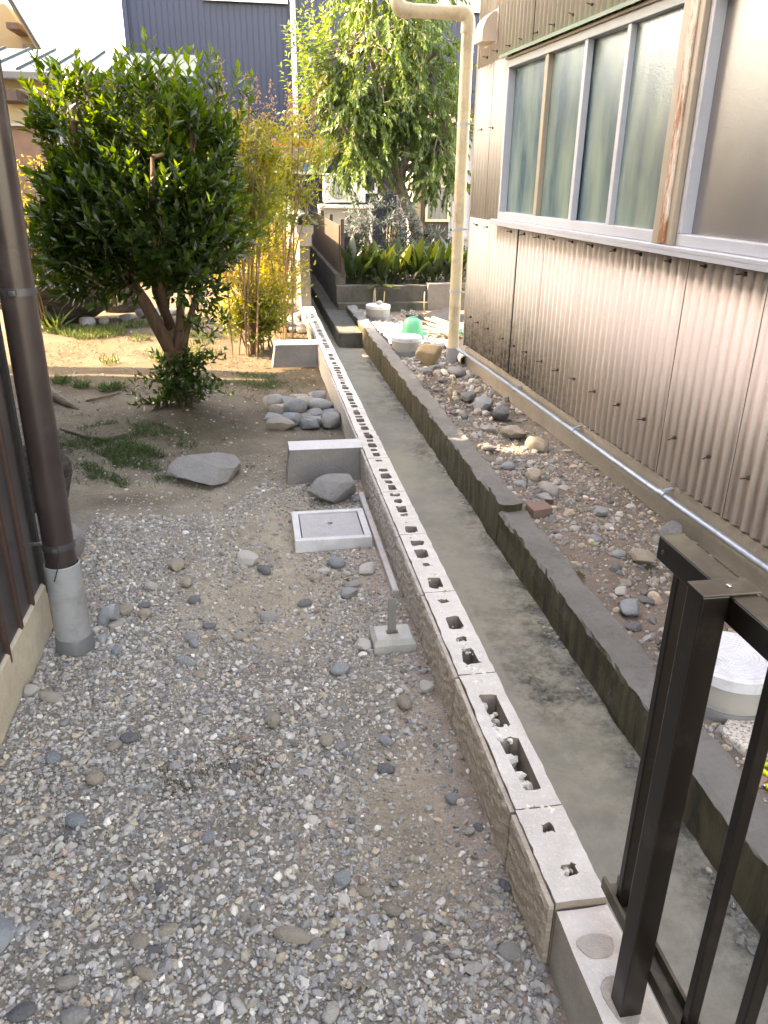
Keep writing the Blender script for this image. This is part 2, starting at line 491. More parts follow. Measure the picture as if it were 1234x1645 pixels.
M['cobble_blue'] = m_rock('bluish_cobble', [(0, (0.19, 0.22, 0.245)), (1, (0.26, 0.285, 0.30))], 9, 0.008)
M['cobble_pale'] = m_rock('pale_cobble', [(0, (0.46, 0.43, 0.39)), (1, (0.52, 0.48, 0.43))], 9, 0.008)
M['cobble_red'] = m_rock('reddish_stone', [(0, (0.25, 0.16, 0.12)), (1, (0.27, 0.19, 0.15))], 9, 0.004)
M['slab_rock'] = m_rock('slab_rock', [(0, (0.23, 0.225, 0.22)), (1, (0.23, 0.225, 0.22))], 5, 0.02)
M['boulder'] = m_rock('boulder_rock', [(0, (0.085, 0.075, 0.065)), (1, (0.085, 0.075, 0.065))], 5, 0.2, moss=(0.055, 0.052, 0.024, 1), strata=(0.8, 0.8, 3.2))
M['brown_rock'] = m_rock('brown_rock', [(0, (0.36, 0.26, 0.14)), (1, (0.36, 0.26, 0.14))], 6, 0.01)
def m_ribbed(name, col):
    return plain(name, col, 0.45, 0.06, sc=3)
M['navy'] = m_ribbed('navy_cladding', srgb(34, 42, 64))
M['navy_low'] = m_ribbed('navy_cladding_lower', srgb(28, 40, 70))
M['white_paint'] = plain('white_paint', (0.72, 0.72, 0.72, 1), 0.5, 0.04)
M['pane_dark'] = plain('window_pane', (0.03, 0.045, 0.07, 1), 0.08, 0.2)
M['pane_beige'] = plain('curtained_pane', (0.42, 0.4, 0.36, 1), 0.3, 0.12, sc=3)
M['blue_cloth'] = plain('blue_cloth', srgb(60, 140, 190), 0.8, 0.1)
M['orange'] = plain('orange_paint', srgb(200, 105, 45), 0.6, 0.1)
M['ac_white'] = plain('ac_white', (0.66, 0.66, 0.64, 1), 0.45, 0.05)
M['ac_grille'] = plain('ac_grille', (0.32, 0.31, 0.29, 1), 0.5, 0.1)
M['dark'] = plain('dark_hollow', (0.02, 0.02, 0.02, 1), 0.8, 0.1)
M['shed'] = plain('lavender_sheet', srgb(168, 166, 172), 0.6, 0.08, dirt=srgb(140, 132, 125), dsc=2)
M['shed_roof'] = plain('shed_roof', (0.045, 0.035, 0.033, 1), 0.6, 0.2)
M['fascia'] = plain('grey_fascia', (0.3, 0.3, 0.29, 1), 0.6, 0.1)
M['cream_frame'] = plain('cream_frame', srgb(200, 190, 150), 0.5, 0.06)
def m_curtain():
    t = NT('curtain_pane')
    n = t.noise(4, 4, 0.5, vec=t.mapping((6, 6, 0.5)))
    c = t.mix(t.rmap(n, 0.3, 0.7), (0.12, 0.12, 0.11, 1), (0.24, 0.235, 0.22, 1))
    return t.done(c, 0.25)
M['curtain'] = m_curtain()
M['planter_dark'] = concrete('planter_dark', (0.11, 0.105, 0.09, 1), (0.07, 0.065, 0.055, 1), 0.006, moss=(0.05, 0.05, 0.03, 1))
M['planter_pale'] = concrete('planter_pale', (0.25, 0.23, 0.21, 1), (0.19, 0.175, 0.16, 1), 0.004)
M['tile'] = plain('grey_roof_tile', (0.16, 0.18, 0.19, 1), 0.42, 0.25, sc=5, dirt=(0.07, 0.075, 0.08, 1), dsc=5)
M['tile_blue'] = plain('blue_roof_tile', (0.27, 0.33, 0.40, 1), 0.3, 0.2, sc=3)
M['cap_cream'] = concrete('cap_cream', (0.36, 0.34, 0.29, 1), (0.29, 0.27, 0.23, 1), 0.004)
M['old_wall'] = concrete('old_wall', (0.22, 0.21, 0.19, 1), (0.13, 0.12, 0.105, 1), 0.008, moss=(0.09, 0.085, 0.065, 1), mossamt=(0.52, 0.66))
M['dark_wall'] = concrete('dark_wall', (0.09, 0.088, 0.08, 1), (0.06, 0.058, 0.052, 1), 0.006)
M['cream_wall'] = plain('cream_render', srgb(150, 138, 112), 0.8, 0.06)
M['brown_wood'] = plain('brown_timber', (0.14, 0.085, 0.06, 1), 0.75, 0.2)
M['dark_wood'] = plain('dark_timber', (0.06, 0.04, 0.032, 1), 0.75, 0.2)
M['teal_roof'] = plain('teal_metal_roof', (0.05, 0.075, 0.08, 1), 0.45, 0.12, sc=2)
M['pylon'] = plain('pylon_steel', (0.5, 0.5, 0.52, 1), 0.5, 0.05)
M['fence_brown'] = plain('brown_mesh_fence', (0.075, 0.055, 0.042, 1), 0.7, 0.25, sc=5)
M['wire'] = plain('wire', (0.03, 0.03, 0.03, 1), 0.6)
M['bark_red'] = barkmat('camellia_bark', (0.17, 0.10, 0.06, 1), (0.07, 0.04, 0.026, 1))
M['bark_grey'] = barkmat('grey_bark', (0.24, 0.20, 0.15, 1), (0.10, 0.08, 0.06, 1))
M['stem_tan'] = barkmat('stem_bark', (0.30, 0.21, 0.12, 1), (0.16, 0.1, 0.06, 1))
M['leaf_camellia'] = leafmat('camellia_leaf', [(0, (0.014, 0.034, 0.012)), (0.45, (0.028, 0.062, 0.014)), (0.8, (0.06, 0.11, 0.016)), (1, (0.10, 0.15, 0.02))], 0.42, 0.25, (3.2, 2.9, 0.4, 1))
M['leaf_tree'] = leafmat('drooping_leaf', [(0, (0.045, 0.085, 0.024)), (0.5, (0.09, 0.155, 0.042)), (0.85, (0.15, 0.21, 0.055)), (1, (0.23, 0.25, 0.045))], 0.38, 0.4, (2.4, 2.2, 0.7, 1))
M['leaf_nandina'] = leafmat('nandina_leaf', [(0, (0.05, 0.09, 0.02)), (0.5, (0.12, 0.16, 0.025)), (0.85, (0.22, 0.22, 0.03)), (1, (0.30, 0.2, 0.05))], 0.45, 0.45, (2.2, 1.9, 0.5, 1))
M['leaf_silver'] = leafmat('silver_leaf', [(0, (0.012, 0.025, 0.022)), (0.6, (0.028, 0.048, 0.044)), (1, (0.06, 0.085, 0.08))], 0.12, 0.6, (1.2, 1.4, 1.0, 1))
M['leaf_aspid'] = leafmat('broad_leaf', [(0, (0.010, 0.024, 0.008)), (0.6, (0.026, 0.05, 0.012)), (0.85, (0.07, 0.085, 0.02)), (1, (0.16, 0.075, 0.03))], 0.2, 0.35)
M['grass'] = leafmat('grass_blade', [(0, (0.03, 0.065, 0.02)), (0.6, (0.06, 0.11, 0.03)), (1, (0.17, 0.19, 0.06))], 0.25, 0.5, (1.6, 1.6, 0.7, 1))
M['dry_grass'] = leafmat('dry_grass_blade', [(0, (0.10, 0.08, 0.04)), (1, (0.16, 0.13, 0.065))], 0.2, 0.6, (1.2, 1.1, 0.8, 1))
M['moss'] = leafmat('moss_frond', [(0, (0.10, 0.085, 0.04)), (0.5, (0.14, 0.095, 0.05)), (1, (0.16, 0.14, 0.06))], 0.15, 0.7, (1.2, 1.2, 0.8, 1))
M['seed'] = leafmat('seed_head', [(0, (0.25, 0.13, 0.09)), (1, (0.42, 0.28, 0.18))], 0.3, 0.7, (1.3, 1.2, 1.0, 1))

# ------------------------------------------------------------------ ground
WALL_X0, WALL_X1 = 0.565, 0.682          # block wall
RET_X = 1.21                              # channel side of the retaining wall
CH_Z = -0.20
def G(x, y):
    x = np.asarray(x, float); y = np.asarray(y, float)
    near = np.exp(-((x / 9) ** 2 + ((y - 4) / 12) ** 2))
    z = 0.009 * wave(x, y, 2.6, 3) * near + 0.005 * wave(x, y, 8, 5) * near
    z = z + 0.075 * np.exp(-(((x + 0.58) / 0.42) ** 2 + ((y - 5.75) / 0.5) ** 2))
    z = z + 0.05 * sstep(7.5, 9.5, y) * sstep(0.2, -0.8, x)
    right = sstep(1.30, 1.9, x)
    zr = -0.025 - 0.04 * right + 0.012 * wave(x, y, 5, 9) * near
    return np.where(x > 0.9, zr, z)

xs = np.unique(np.concatenate([np.linspace(-400, -8, 12), np.linspace(-8, -2.4, 16), np.linspace(-2.4, 0.60, 100), [0.60, 1.31], np.linspace(1.31, 2.6, 44), np.linspace(2.6, 8, 12), np.linspace(8, 400, 10)]))
ys = np.unique(np.concatenate([np.linspace(-400, -4, 8), np.linspace(-4, 0.4, 10), np.linspace(0.4, 10.5, 250), np.linspace(10.5, 20, 40), np.linspace(20, 60, 12), np.linspace(60, 900, 10)]))
gx, gy = np.meshgrid(xs, ys)
gz = G(gx, gy)
nx, ny = len(xs), len(ys)
idx = np.arange(nx * ny).reshape(ny, nx)
q = np.stack([idx[:-1, :-1], idx[:-1, 1:], idx[1:, 1:], idx[1:, :-1]], -1).reshape(-1, 4)
cx = (gx[:-1, :-1] + gx[1:, 1:]).ravel() / 2; cy = (gy[:-1, :-1] + gy[1:, 1:]).ravel() / 2
hole = (cx > 0.60) & (cx < 1.31) & (cy < 16.0) & (cy > -3.5)
q = q[~hole]
def soil_col(x, y):
    x = np.asarray(x, float).ravel(); y = np.asarray(y, float).ravel()
    def L(a, b, t): return a + (b - a) * t[:, None]
    dust = np.array([0.29, 0.26, 0.215]); sand = np.array([0.44, 0.375, 0.28]); gard = np.array([0.175, 0.148, 0.112])
    straw = np.array([0.095, 0.072, 0.04]); dark = np.array([0.09, 0.068, 0.045]); rsoil = np.array([0.225, 0.185, 0.15]); moss = np.array([0.075, 0.075, 0.03])
    c = np.tile(dust, (len(x), 1))
    c = L(c, sand, np.clip(wave(x, y, 3.2, 21) * 0.9 - 0.1, 0, 0.8))
    pinkw = np.exp(-((x - 0.52) / 0.11) ** 2) * (x < 0.7)
    c = L(c, np.array([0.40, 0.31, 0.26]), 0.75 * pinkw)
    g = sstep(3.9, 4.8, y + 0.25 * wave(x, y, 5, 2)) * (x < 0.9)
    c = L(c, gard, g)
    path = np.exp(-((x - 0.1) / 0.25) ** 2) * g
    c = L(c, np.array([0.26, 0.22, 0.165]), 0.8 * path)
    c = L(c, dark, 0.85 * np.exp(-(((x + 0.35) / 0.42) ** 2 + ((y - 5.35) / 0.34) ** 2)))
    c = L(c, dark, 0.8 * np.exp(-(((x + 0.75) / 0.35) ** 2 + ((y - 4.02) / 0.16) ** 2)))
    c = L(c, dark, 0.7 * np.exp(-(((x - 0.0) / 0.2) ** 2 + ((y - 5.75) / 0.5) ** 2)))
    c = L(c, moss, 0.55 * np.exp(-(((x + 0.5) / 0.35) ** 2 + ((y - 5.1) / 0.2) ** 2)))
    st = sstep(6.0, 6.6, y) * sstep(9.3, 8.6, y) * (x < 0.55)
    c = L(c, straw, np.clip(st * (0.92 + 0.2 * wave(x, y, 6, 8)), 0, 1))
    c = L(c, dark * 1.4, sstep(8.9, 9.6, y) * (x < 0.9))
    c = np.where((x > 0.9)[:, None], rsoil, c)
    c = np.where((x > 0.9)[:, None], L(c, np.array([0.13, 0.105, 0.085]), np.clip(wave(x, y, 4, 31) * 0.8, 0, 1)), c)
    return np.clip(c, 0.02, 1)
sc_ = soil_col(gx, gy)
sc_ = np.concatenate([sc_, np.ones((len(sc_), 1))], 1)
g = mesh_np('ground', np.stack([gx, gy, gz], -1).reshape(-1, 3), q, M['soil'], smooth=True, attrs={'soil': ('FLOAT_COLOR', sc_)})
tag(g, 'bare sandy soil and garden earth under the gravel and grass', kind='structure')

# ------------------------------------------------------------------ water channel
cxs = np.linspace(0.60, 1.215, 40); cys = np.concatenate([np.linspace(-3.5, 0.3, 8), np.linspace(0.4, 10.5, 240), np.linspace(10.6, 17, 30)])
ax, ay = np.meshgrid(cxs, cys)
az = CH_Z + 0.004 * wave(ax, ay, 7, 14) + 0.002 * wave(ax, ay, 30, 15)
n1, n2 = len(cxs), len(cys)
ii = np.arange(n1 * n2).reshape(n2, n1)
cq = np.stack([ii[:-1, :-1], ii[:-1, 1:], ii[1:, 1:], ii[1:, :-1]], -1).reshape(-1, 4)
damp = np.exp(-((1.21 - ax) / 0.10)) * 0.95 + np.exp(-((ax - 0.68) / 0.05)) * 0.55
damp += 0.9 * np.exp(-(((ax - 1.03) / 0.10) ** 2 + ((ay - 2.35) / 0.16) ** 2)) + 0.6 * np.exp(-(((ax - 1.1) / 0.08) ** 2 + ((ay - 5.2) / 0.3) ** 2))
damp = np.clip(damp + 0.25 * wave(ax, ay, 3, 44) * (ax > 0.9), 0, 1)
c_ = mesh_np('channel_floor', np.stack([ax, ay, az], -1).reshape(-1, 3), cq, M['channel'], smooth=True, attrs={'damp': ('FLOAT', damp)})
tag(c_, 'flat worn concrete bed of the drainage channel', kind='structure')

def rough_bar(name, x0, x1, y0, y1, z0, z1, mat, parent=None, dy=0.06, amp=0.004, seed=1, topamp=None):
    """concrete bar along Y with an uneven surface and slightly broken arrises"""
    n = max(2, int((y1 - y0) / dy) + 1)
    y = np.linspace(y0, y1, n)
    h = z1 - z0; w = x1 - x0; b = 0.008
    prof = [(x0, z0), (x0, z0 + h * 0.33), (x0, z0 + h * 0.66), (x0, z1 - b), (x0 + b, z1), (x0 + w * 0.33, z1), (x0 + w * 0.66, z1), (x1 - b, z1), (x1, z1 - b), (x1, z0)]
    P = np.array(prof)
    rs = np.random.RandomState(seed)
    V = np.zeros((n, len(P), 3))
    for k, (px, pz) in enumerate(P):
        V[:, k, 0] = px + amp * wave(y * 1.0, np.full(n, k * 0.7), 14, seed + 3) + rs.normal(0, amp * 0.4, n)
        V[:, k, 2] = pz + (topamp if topamp is not None else amp) * wave(y * 1.0, np.full(n, k * 0.9 + 5), 14, seed + 8) + rs.normal(0, amp * 0.3, n)
        V[:, k, 1] = y
    V[:, 0, 2] = z0; V[:, -1, 2] = z0
    m = len(P)
    ix = np.arange(n * m).reshape(n, m)
    f = [tuple(r) for r in np.stack([ix[:-1, :-1], ix[:-1, 1:], ix[1:, 1:], ix[1:, :-1]], -1).reshape(-1, 4)]
    f += [(ix[i, m - 1], ix[i, 0], ix[i + 1, 0], ix[i + 1, m - 1]) for i in range(n - 1)]
    f += [tuple(ix[0, ::-1]), tuple(ix[-1, :])]
    mb = MB(); mb.v = [tuple(v) for v in V.reshape(-1, 3)]; mb.f = [tuple(int(i) for i in t) for t in f]
    return mb.build(name, mat, parent)

rw = empty('retaining_wall', (1.27, 3, -0.2), 0, 'low mossy concrete retaining wall on the right side of the channel, stepped down halfway', 'wall')
for (nm, a, b, z, sd_) in (('lower_section', -3.0, 3.62, -0.006, 4), ('upper_section', 3.62, 10.55, 0.038, 6)):
    o = rough_bar(nm, RET_X + (0.004 if nm == 'lower_section' else 0.0), 1.36 if nm == 'lower_section' else 1.335, a, b, -0.24, z, M['retaining'], None, 0.035, 0.0065, sd_)
    o.parent = rw; o.matrix_parent_inverse = Matrix.Translation((-1.27, -3, 0.2))

# ------------------------------------------------------------------ block wall
bw = empty('block_wall', (0.62, 1, 0), 0, 'long low concrete block wall cut open along its top, running away beside the channel', 'wall')
def local(o, p):
    o.parent = p
    loc, rz = Vector(p.location), p.rotation_euler.z
    o.matrix_parent_inverse = (Matrix.Translation(loc) @ Matrix.Rotation(rz, 4, 'Z')).inverted()
    return o
rsb = np.random.RandomState(5)
def ragged_rect(x0, x1, y0, y1, jit, n=4, r=0.25):
    pts = []
    w, h = x1 - x0, y1 - y0
    rr = min(w, h) * r
    cs = [(x1 - rr, y1 - rr, 0), (x0 + rr, y1 - rr, 90), (x0 + rr, y0 + rr, 180), (x1 - rr, y0 + rr, 270)]
    for (cx_, cy_, a0) in cs:
        for k in range(n):
            a = rad(a0 + 90 * k / (n - 1))
            pts.append((cx_ + rr * math.cos(a) + rsb.normal(0, jit), cy_ + rr * math.sin(a) + rsb.normal(0, jit)))
    return pts
def make_block(y0, y1, holes, z1=0.19, z0=-0.012, depth=0.13, x0=WALL_X0, x1=WALL_X1, mat_top='cut_concrete', far=False, chip=0.0012):
    bm = bmesh.new()
    oy0, oy1 = y0 + 0.002, y1 - 0.002
    n = 3 if far else 16
    outer = []
    def edge(ax_, ay_, bx_, by_, n):
        for k in range(n):
            t = k / n
            outer.append((ax_ + (bx_ - ax_) * t + rsb.normal(0, chip), ay_ + (by_ - ay_) * t + rsb.normal(0, chip * 0.6)))
    edge(x0, oy0, x1, oy0, 3); edge(x1, oy0, x1, oy1, n); edge(x1, oy1, x0, oy1, 3); edge(x0, oy1, x0, oy0, n)
    loops = [outer] + holes
    edges = []; vloops = []
    for lp in loops:
        vs = [bm.verts.new((px, py, z1)) for px, py in lp]
        vloops.append(vs)
        edges += [bm.edges.new((vs[i], vs[(i + 1) % len(vs)])) for i in range(len(vs))]
    bmesh.ops.triangle_fill(bm, use_beauty=True, use_dissolve=False, edges=edges)
    for f in bm.faces:
        if f.normal.z < 0: f.normal_flip()
        f.material_index = 0
    ov = vloops[0]
    lo = [bm.verts.new((v.co.x, v.co.y, z0)) for v in ov]
    for i in range(len(ov)):
        j = (i + 1) % len(ov)
        bm.faces.new((ov[i], lo[i], lo[j], ov[j])).material_index = 1
    bm.faces.new(lo[::-1]).material_index = 1
    for hv in vloops[1:]:
        d = depth * rsb.uniform(0.75, 1.0)
        lo = [bm.verts.new((v.co.x, v.co.y, z1 - d)) for v in hv]
        for i in range(len(hv)):
            j = (i + 1) % len(hv)
            bm.faces.new((hv[i], hv[j], lo[j], lo[i])).material_index = 1
        bm.faces.new(lo).material_index = 1
    bmesh.ops.recalc_face_normals(bm, faces=list(bm.faces))
    me = bpy.data.meshes.new('concrete_block'); bm.to_mesh(me); bm.free()
    me.materials.append(M[mat_top]); me.materials.append(M['block_core'])
    o = bpy.data.objects.new('concrete_block', me); link(o)
    return local(o, bw)
def face_panel(block, y0, y1, near):
    # textured face slab with a raised border, standing 10 mm proud of the block's left side
    mb = MB()
    a, b = y0 + 0.004, y1 - 0.006
    zt, zb = 0.181, -0.03
    xo, xi = WALL_X0 - 0.013, WALL_X0 - 0.0015
    ny_, nz_ = (56, 20) if near else (10, 5)
    yy, zz = np.meshgrid(np.linspace(a, b, ny_), np.linspace(zb, zt, nz_))
    rip = 0.0022 * np.sin(150 * (zz + 0.42 * yy) + 2.2 * np.sin(31 * yy) + 1.3 * np.sin(60 * zz)) + rsb.normal(0, 0.0011, yy.shape)
    edge_ = np.minimum(np.minimum(yy - a, b - yy), zt - zz)
    k = np.clip(edge_ / 0.008, 0, 1)
    xx = xo - (0.0035 + rip) * (k if near else k * 0.4)
    V = np.stack([xx, yy, zz], -1).reshape(-1, 3)
    ix = np.arange(ny_ * nz_).reshape(nz_, ny_)
    F = [tuple(int(v) for v in r) for r in np.stack([ix[:-1, :-1], ix[1:, :-1], ix[1:, 1:], ix[:-1, 1:]], -1).reshape(-1, 4)]
    mb.v = [tuple(v) for v in V]; mb.f = F
    base = len(mb.v)
    ring = [int(i) for i in ix[0, :]] + [int(i) for i in ix[1:, -1]] + [int(i) for i in ix[-1, -2::-1]] + [int(i) for i in ix[-2:0:-1, 0]]
    for i in ring: mb.v.append((xi, mb.v[i][1], mb.v[i][2]))
    nr = len(ring)
    for i in range(nr): mb.f.append((ring[i], ring[(i + 1) % nr], base + (i + 1) % nr, base + i))
    o = mb.build('face_panel', M['block_face'])
    o.parent = block
    return o
CX = (WALL_X0 + WALL_X1) / 2
def H(yc, ly, lx=0.048, xo=0.0, jit=0.0034):
    return ragged_rect(CX + xo - lx / 2, CX + xo + lx / 2, yc - ly / 2, yc + ly / 2, jit)
joints = [1.114, 1.385, 1.950, 2.475, 2.990, 3.490]
while joints[-1] < 9.3: joints.append(joints[-1] + 0.5)
joints[-1] = 9.5
holes_near = {
    0: [H(1.195, 0.032, 0.028, 0.004, 0.003), H(1.315, 0.030, 0.030, -0.002, 0.004)],
    1: [H(1.545, 0.20, 0.052, 0.003, 0.003), H(1.765, 0.15, 0.052, 0.001, 0.003)],
    2: [H(2.045, 0.085, 0.05, 0.002), H(2.255, 0.085, 0.052, 0.002), H(2.150, 0.03, 0.034, 0, 0.004), H(2.405, 0.028, 0.03, 0, 0.004)],
    3: [H(2.545, 0.085, 0.052), H(2.70, 0.03, 0.034, 0, 0.004), H(2.80, 0.078, 0.052), H(2.90, 0.05, 0.05)],
    4: [H(3.04, 0.07, 0.048), H(3.20, 0.025, 0.034, 0, 0.004), H(3.27, 0.075, 0.048), H(3.37, 0.05, 0.04), H(3.45, 0.045, 0.046)],
}
for i in range(len(joints) - 1):
    y0, y1 = joints[i], joints[i + 1]
    if i in holes_near: hs = holes_near[i]
    else:
        L_ = y1 - y0; hs = []
        for fr, ly in ((0.12, 0.075), (0.28, 0.05), (0.45, 0.085), (0.62, 0.04), (0.78, 0.085), (0.91, 0.035)):
            if R.random() < 0.93:
                hs.append(H(y0 + L_ * (fr + R.uniform(-0.012, 0.012)), ly * R.uniform(0.8, 1.05), R.uniform(0.036, 0.052), R.uniform(-0.004, 0.004), 0.0022))
    b = make_block(y0, y1, hs, far=i > 6, chip=0.0011 if i < 6 else 0.002)
    face_panel(b, y0, y1, i < 6)
# mortar plugs and broken lumps sitting in and between the hollows
def ico(sub):
    bm = bmesh.new(); bmesh.ops.create_icosphere(bm, subdivisions=sub, radius=1.0)
    bm.verts.index_update()
    V = np.array([v.co[:] for v in bm.verts]); F = np.array([[v.index for v in f.verts] for f in bm.faces]); bm.free()
    return V, F
ICO1, ICO2, ICO3, ICO4 = ico(1), ico(2), ico(3), ico(4)
def rotmats(n, rs, tilt=0.5):
    ya = rs.uniform(0, 2 * np.pi, n); tx = rs.normal(0, tilt, n); ty = rs.normal(0, tilt, n)
    cz, sz, cx_, sx, cy_, sy = np.cos(ya), np.sin(ya), np.cos(tx), np.sin(tx), np.cos(ty), np.sin(ty)
    Z = np.zeros(n); O = np.ones(n)
    Rz = np.stack([cz, -sz, Z, sz, cz, Z, Z, Z, O], -1).reshape(n, 3, 3)
    Rx = np.stack([O, Z, Z, Z, cx_, -sx, Z, sx, cx_], -1).reshape(n, 3, 3)
    Ry = np.stack([cy_, Z, sy, Z, O, Z, -sy, Z, cy_], -1).reshape(n, 3, 3)
    return Rz @ Rx @ Ry
PAL = np.array([[0.30, 0.30, 0.30], [0.19, 0.195, 0.20], [0.38, 0.375, 0.365], [0.48, 0.47, 0.45], [0.60, 0.585, 0.56], [0.74, 0.72, 0.69], [0.10, 0.105, 0.11], [0.44, 0.37, 0.28], [0.33, 0.285, 0.22], [0.31, 0.20, 0.15], [0.255, 0.27, 0.285]]) * np.array([0.97, 0.93, 0.86])
def scatter(P, size, pw, rs, tilt=0.45, sink=0.25, proto=ICO1, jit=0.25, flat=(0.4, 0.8)):
    n = len(P); V0, F0 = proto
    protos = []
    for k in range(12):
        protos.append(V0 * (1 + rs.uniform(-jit, jit, (len(V0), 1))) * np.array([1.0, rs.uniform(0.6, 0.95), 1.0]))
    protos = np.array(protos)
    pid = rs.randint(0, 12, n)
    S = np.stack([size, size, size * rs.uniform(flat[0], flat[1], n)], -1)
    A = protos[pid] * S[:, None, :]
    A = np.einsum('nij,nkj->nki', rotmats(n, rs, tilt), A)
    Pz = P.copy(); Pz[:, 2] += size * (0.5 - sink)
    A = A + Pz[:, None, :]
    nv = len(V0)
    F = (F0[None] + (np.arange(n) * nv)[:, None, None]).reshape(-1, 3)
    ci = rs.choice(len(PAL), n, p=np.array(pw) / sum(pw))
    C_ = PAL[ci] * rs.uniform(0.75, 1.25, (n, 1)) * (1 + rs.normal(0, 0.02, (n, 3)))
    C_ = np.clip(C_, 0.02, 0.85)
    Cv = np.concatenate([np.repeat(C_, nv, axis=0), np.ones((n * nv, 1))], 1)
    return A.reshape(-1, 3), F, Cv
def scatter_obj(name, parts, label, mat=None, parent=None):
    V, F, Cc, b = [], [], [], 0
    for (v, f, c) in parts:
        V.append(v); F.append(f + b); Cc.append(c); b += len(v)
    o = mesh_np(name, np.concatenate(V), np.concatenate(F), mat or M['gravel'], parent, False, {'col': ('FLOAT_COLOR', np.concatenate(Cc))})
    return tag(o, label, kind='stuff')

lumps = []
rs = np.random.RandomState(3)
def lump_at(y0, y1, n, zlo, zhi, sz, w=0.05):
    P = np.stack([CX + rs.uniform(-w / 2, w / 2, n), rs.uniform(y0, y1, n), rs.uniform(zlo, zhi, n)], -1)
    lumps.append(scatter(P, rs.uniform(sz[0], sz[1], n), [0, 0, 0, 0, 3, 5, 0, 0, 0, 0.3, 0], rs, 0.6, 0.5))
lump_at(1.90, 2.0, 60, 0.172, 0.190, (0.006, 0.014), 0.055)
lump_at(1.635, 1.70, 30, 0.165, 0.188, (0.006, 0.013), 0.05)
lump_at(1.36, 1.40, 30, 0.182, 0.189, (0.004, 0.010), 0.07)
for i, yj in enumerate(joints[3:]):
    lump_at(yj - 0.03, yj + 0.03, 14, 0.178, 0.189, (0.005, 0.010), 0.05)
for y in (1.50, 1.58, 1.72, 1.82):
    lump_at(y - 0.04, y + 0.04, 14, 0.09, 0.155, (0.010, 0.022), 0.045)
for y in (2.15, 2.405, 2.70, 3.20, 1.195, 1.315):
    lump_at(y - 0.014, y + 0.014, 10, 0.155, 0.18, (0.006, 0.012), 0.032)
for y in (2.10, 2.20, 2.35, 2.46, 2.62, 2.96, 3.13, 3.33):
    lump_at(y - 0.03, y + 0.03, 16, 0.176, 0.189, (0.004, 0.009), 0.05)
def all_white(pt):
    return pt
o = scatter_obj('mortar_rubble', lumps, 'broken white mortar crumbs lying in and on the opened blocks')
o.parent = bw; o.matrix_parent_inverse = Matrix.Translation(-bw.location)
# lower course and footing
low = make_block(-0.6, 1.112, [], z1=0.172, z0=-0.25, mat_top='lower_block_top', chip=0.0015)
low.name = 'lower_block'
low.data.materials[1] = M['block_plain']
local(rough_bar('wall_footing', 0.555, 0.692, 1.112, 9.5, -0.26, -0.014, M['buttress'], None, 0.25, 0.002, 9), bw)
mb = MB()
for (yc, sx_, sy_) in ((1.02, 0.038, 0.030), (0.905, 0.030, 0.055)):
    pts = [(CX - 0.006 + sx_ * math.cos(a) * (1 + 0.12 * math.sin(3 * a)), yc + sy_ * math.sin(a) * (1 + 0.1 * math.cos(2 * a)), 0.1722) for a in np.linspace(0, 2 * math.pi, 18)[:-1]]
    mb.poly(pts, (0, 0, 0.0025))
local(mb.build('mortar_patch', concrete('mortar_patch', (0.56, 0.49, 0.43, 1), (0.47, 0.40, 0.345, 1), 0.012)), bw)
# sloped concrete buttresses joined to the wall
def buttress(y0, y1, x0b, x0t, label):
    e = empty('buttress', ((x0b + WALL_X0) / 2, (y0 + y1) / 2, 0), 0, label, 'buttress', 'concrete buttresses against the block wall')
    mb = MB()
    pts = [(x0b, y0 - 0.045, -0.05), (WALL_X0 - 0.016, y0 - 0.045, -0.05), (WALL_X0 - 0.016, y0, 0.186), (x0t, y0, 0.186)]
    pts2 = [(x0b, y1 + 0.03, -0.05), (WALL_X0 - 0.016, y1 + 0.03, -0.05), (WALL_X0 - 0.016, y1, 0.186), (x0t, y1, 0.186)]
    mb.add(pts + pts2, [(0, 1, 2, 3), (7, 6, 5, 4), (1, 0, 4, 5), (2, 1, 5, 6), (0, 3, 7, 4)])
    mb.add([pts[3], pts[2], pts2[2], pts2[3]], [(0, 1, 2, 3)])
    local(mb.build('body', M['buttress']), e)
    mt = MB().box(x0t - 0.002, WALL_X0 + 0.0, y0 - 0.002, y1 + 0.002, 0.1862, 0.1905, 0.0015)
    local(mt.build('cut_top', M['buttress_top']), e)
buttress(4.19, 4.345, 0.125, 0.150, 'grey concrete buttress nearer the camera with a pale cut top, behind the round rock')
buttress(7.19, 7.42, 0.125, 0.165, 'grey concrete buttress farther up the wall, beside the yellow green bush')

# ------------------------------------------------------------------ right building
TH = rad(2.22)
bld = empty('corrugated_building', (1.967, 7.254, 0), TH, 'low workshop clad in beige corrugated sheets with frosted windows along the right', 'building')
def bl(o):
    o.parent = bld
    return o
def corr_sheet(u0, u1, z0, z1, dx, pitch=0.0750, amp=0.0100, name='cladding_panel'):
    """sheet in the building's local frame: face at x=0, outward = -x, u = -y"""
    n = int((u1 - u0) / pitch * 12) + 2
    u = np.linspace(u0, u1, n)
    ph = np.cos(2 * np.pi * u / pitch)
    x = -amp * (ph + 0.25 * (2 * ph * ph - 1)) + dx
    V = []
    for z in (z0, z1):
        V += [(xx, -uu, z) for xx, uu in zip(x, u)]
    V = np.array(V)
    F = np.stack([np.arange(n - 1), np.arange(1, n), n + np.arange(1, n), n + np.arange(n - 1)], -1)
    o = mesh_np(name, V, F, M['cladding'], bld, True)
    md = o.modifiers.new('thickness', 'SOLIDIFY'); md.thickness = 0.004; md.offset = 0
    return o
useams = [0.0, 0.576, 1.235, 1.778, 2.389, 2.99, 3.60, 4.205, 4.81, 5.42, 6.03, 6.64, 7.25, 7.86, 8.47]
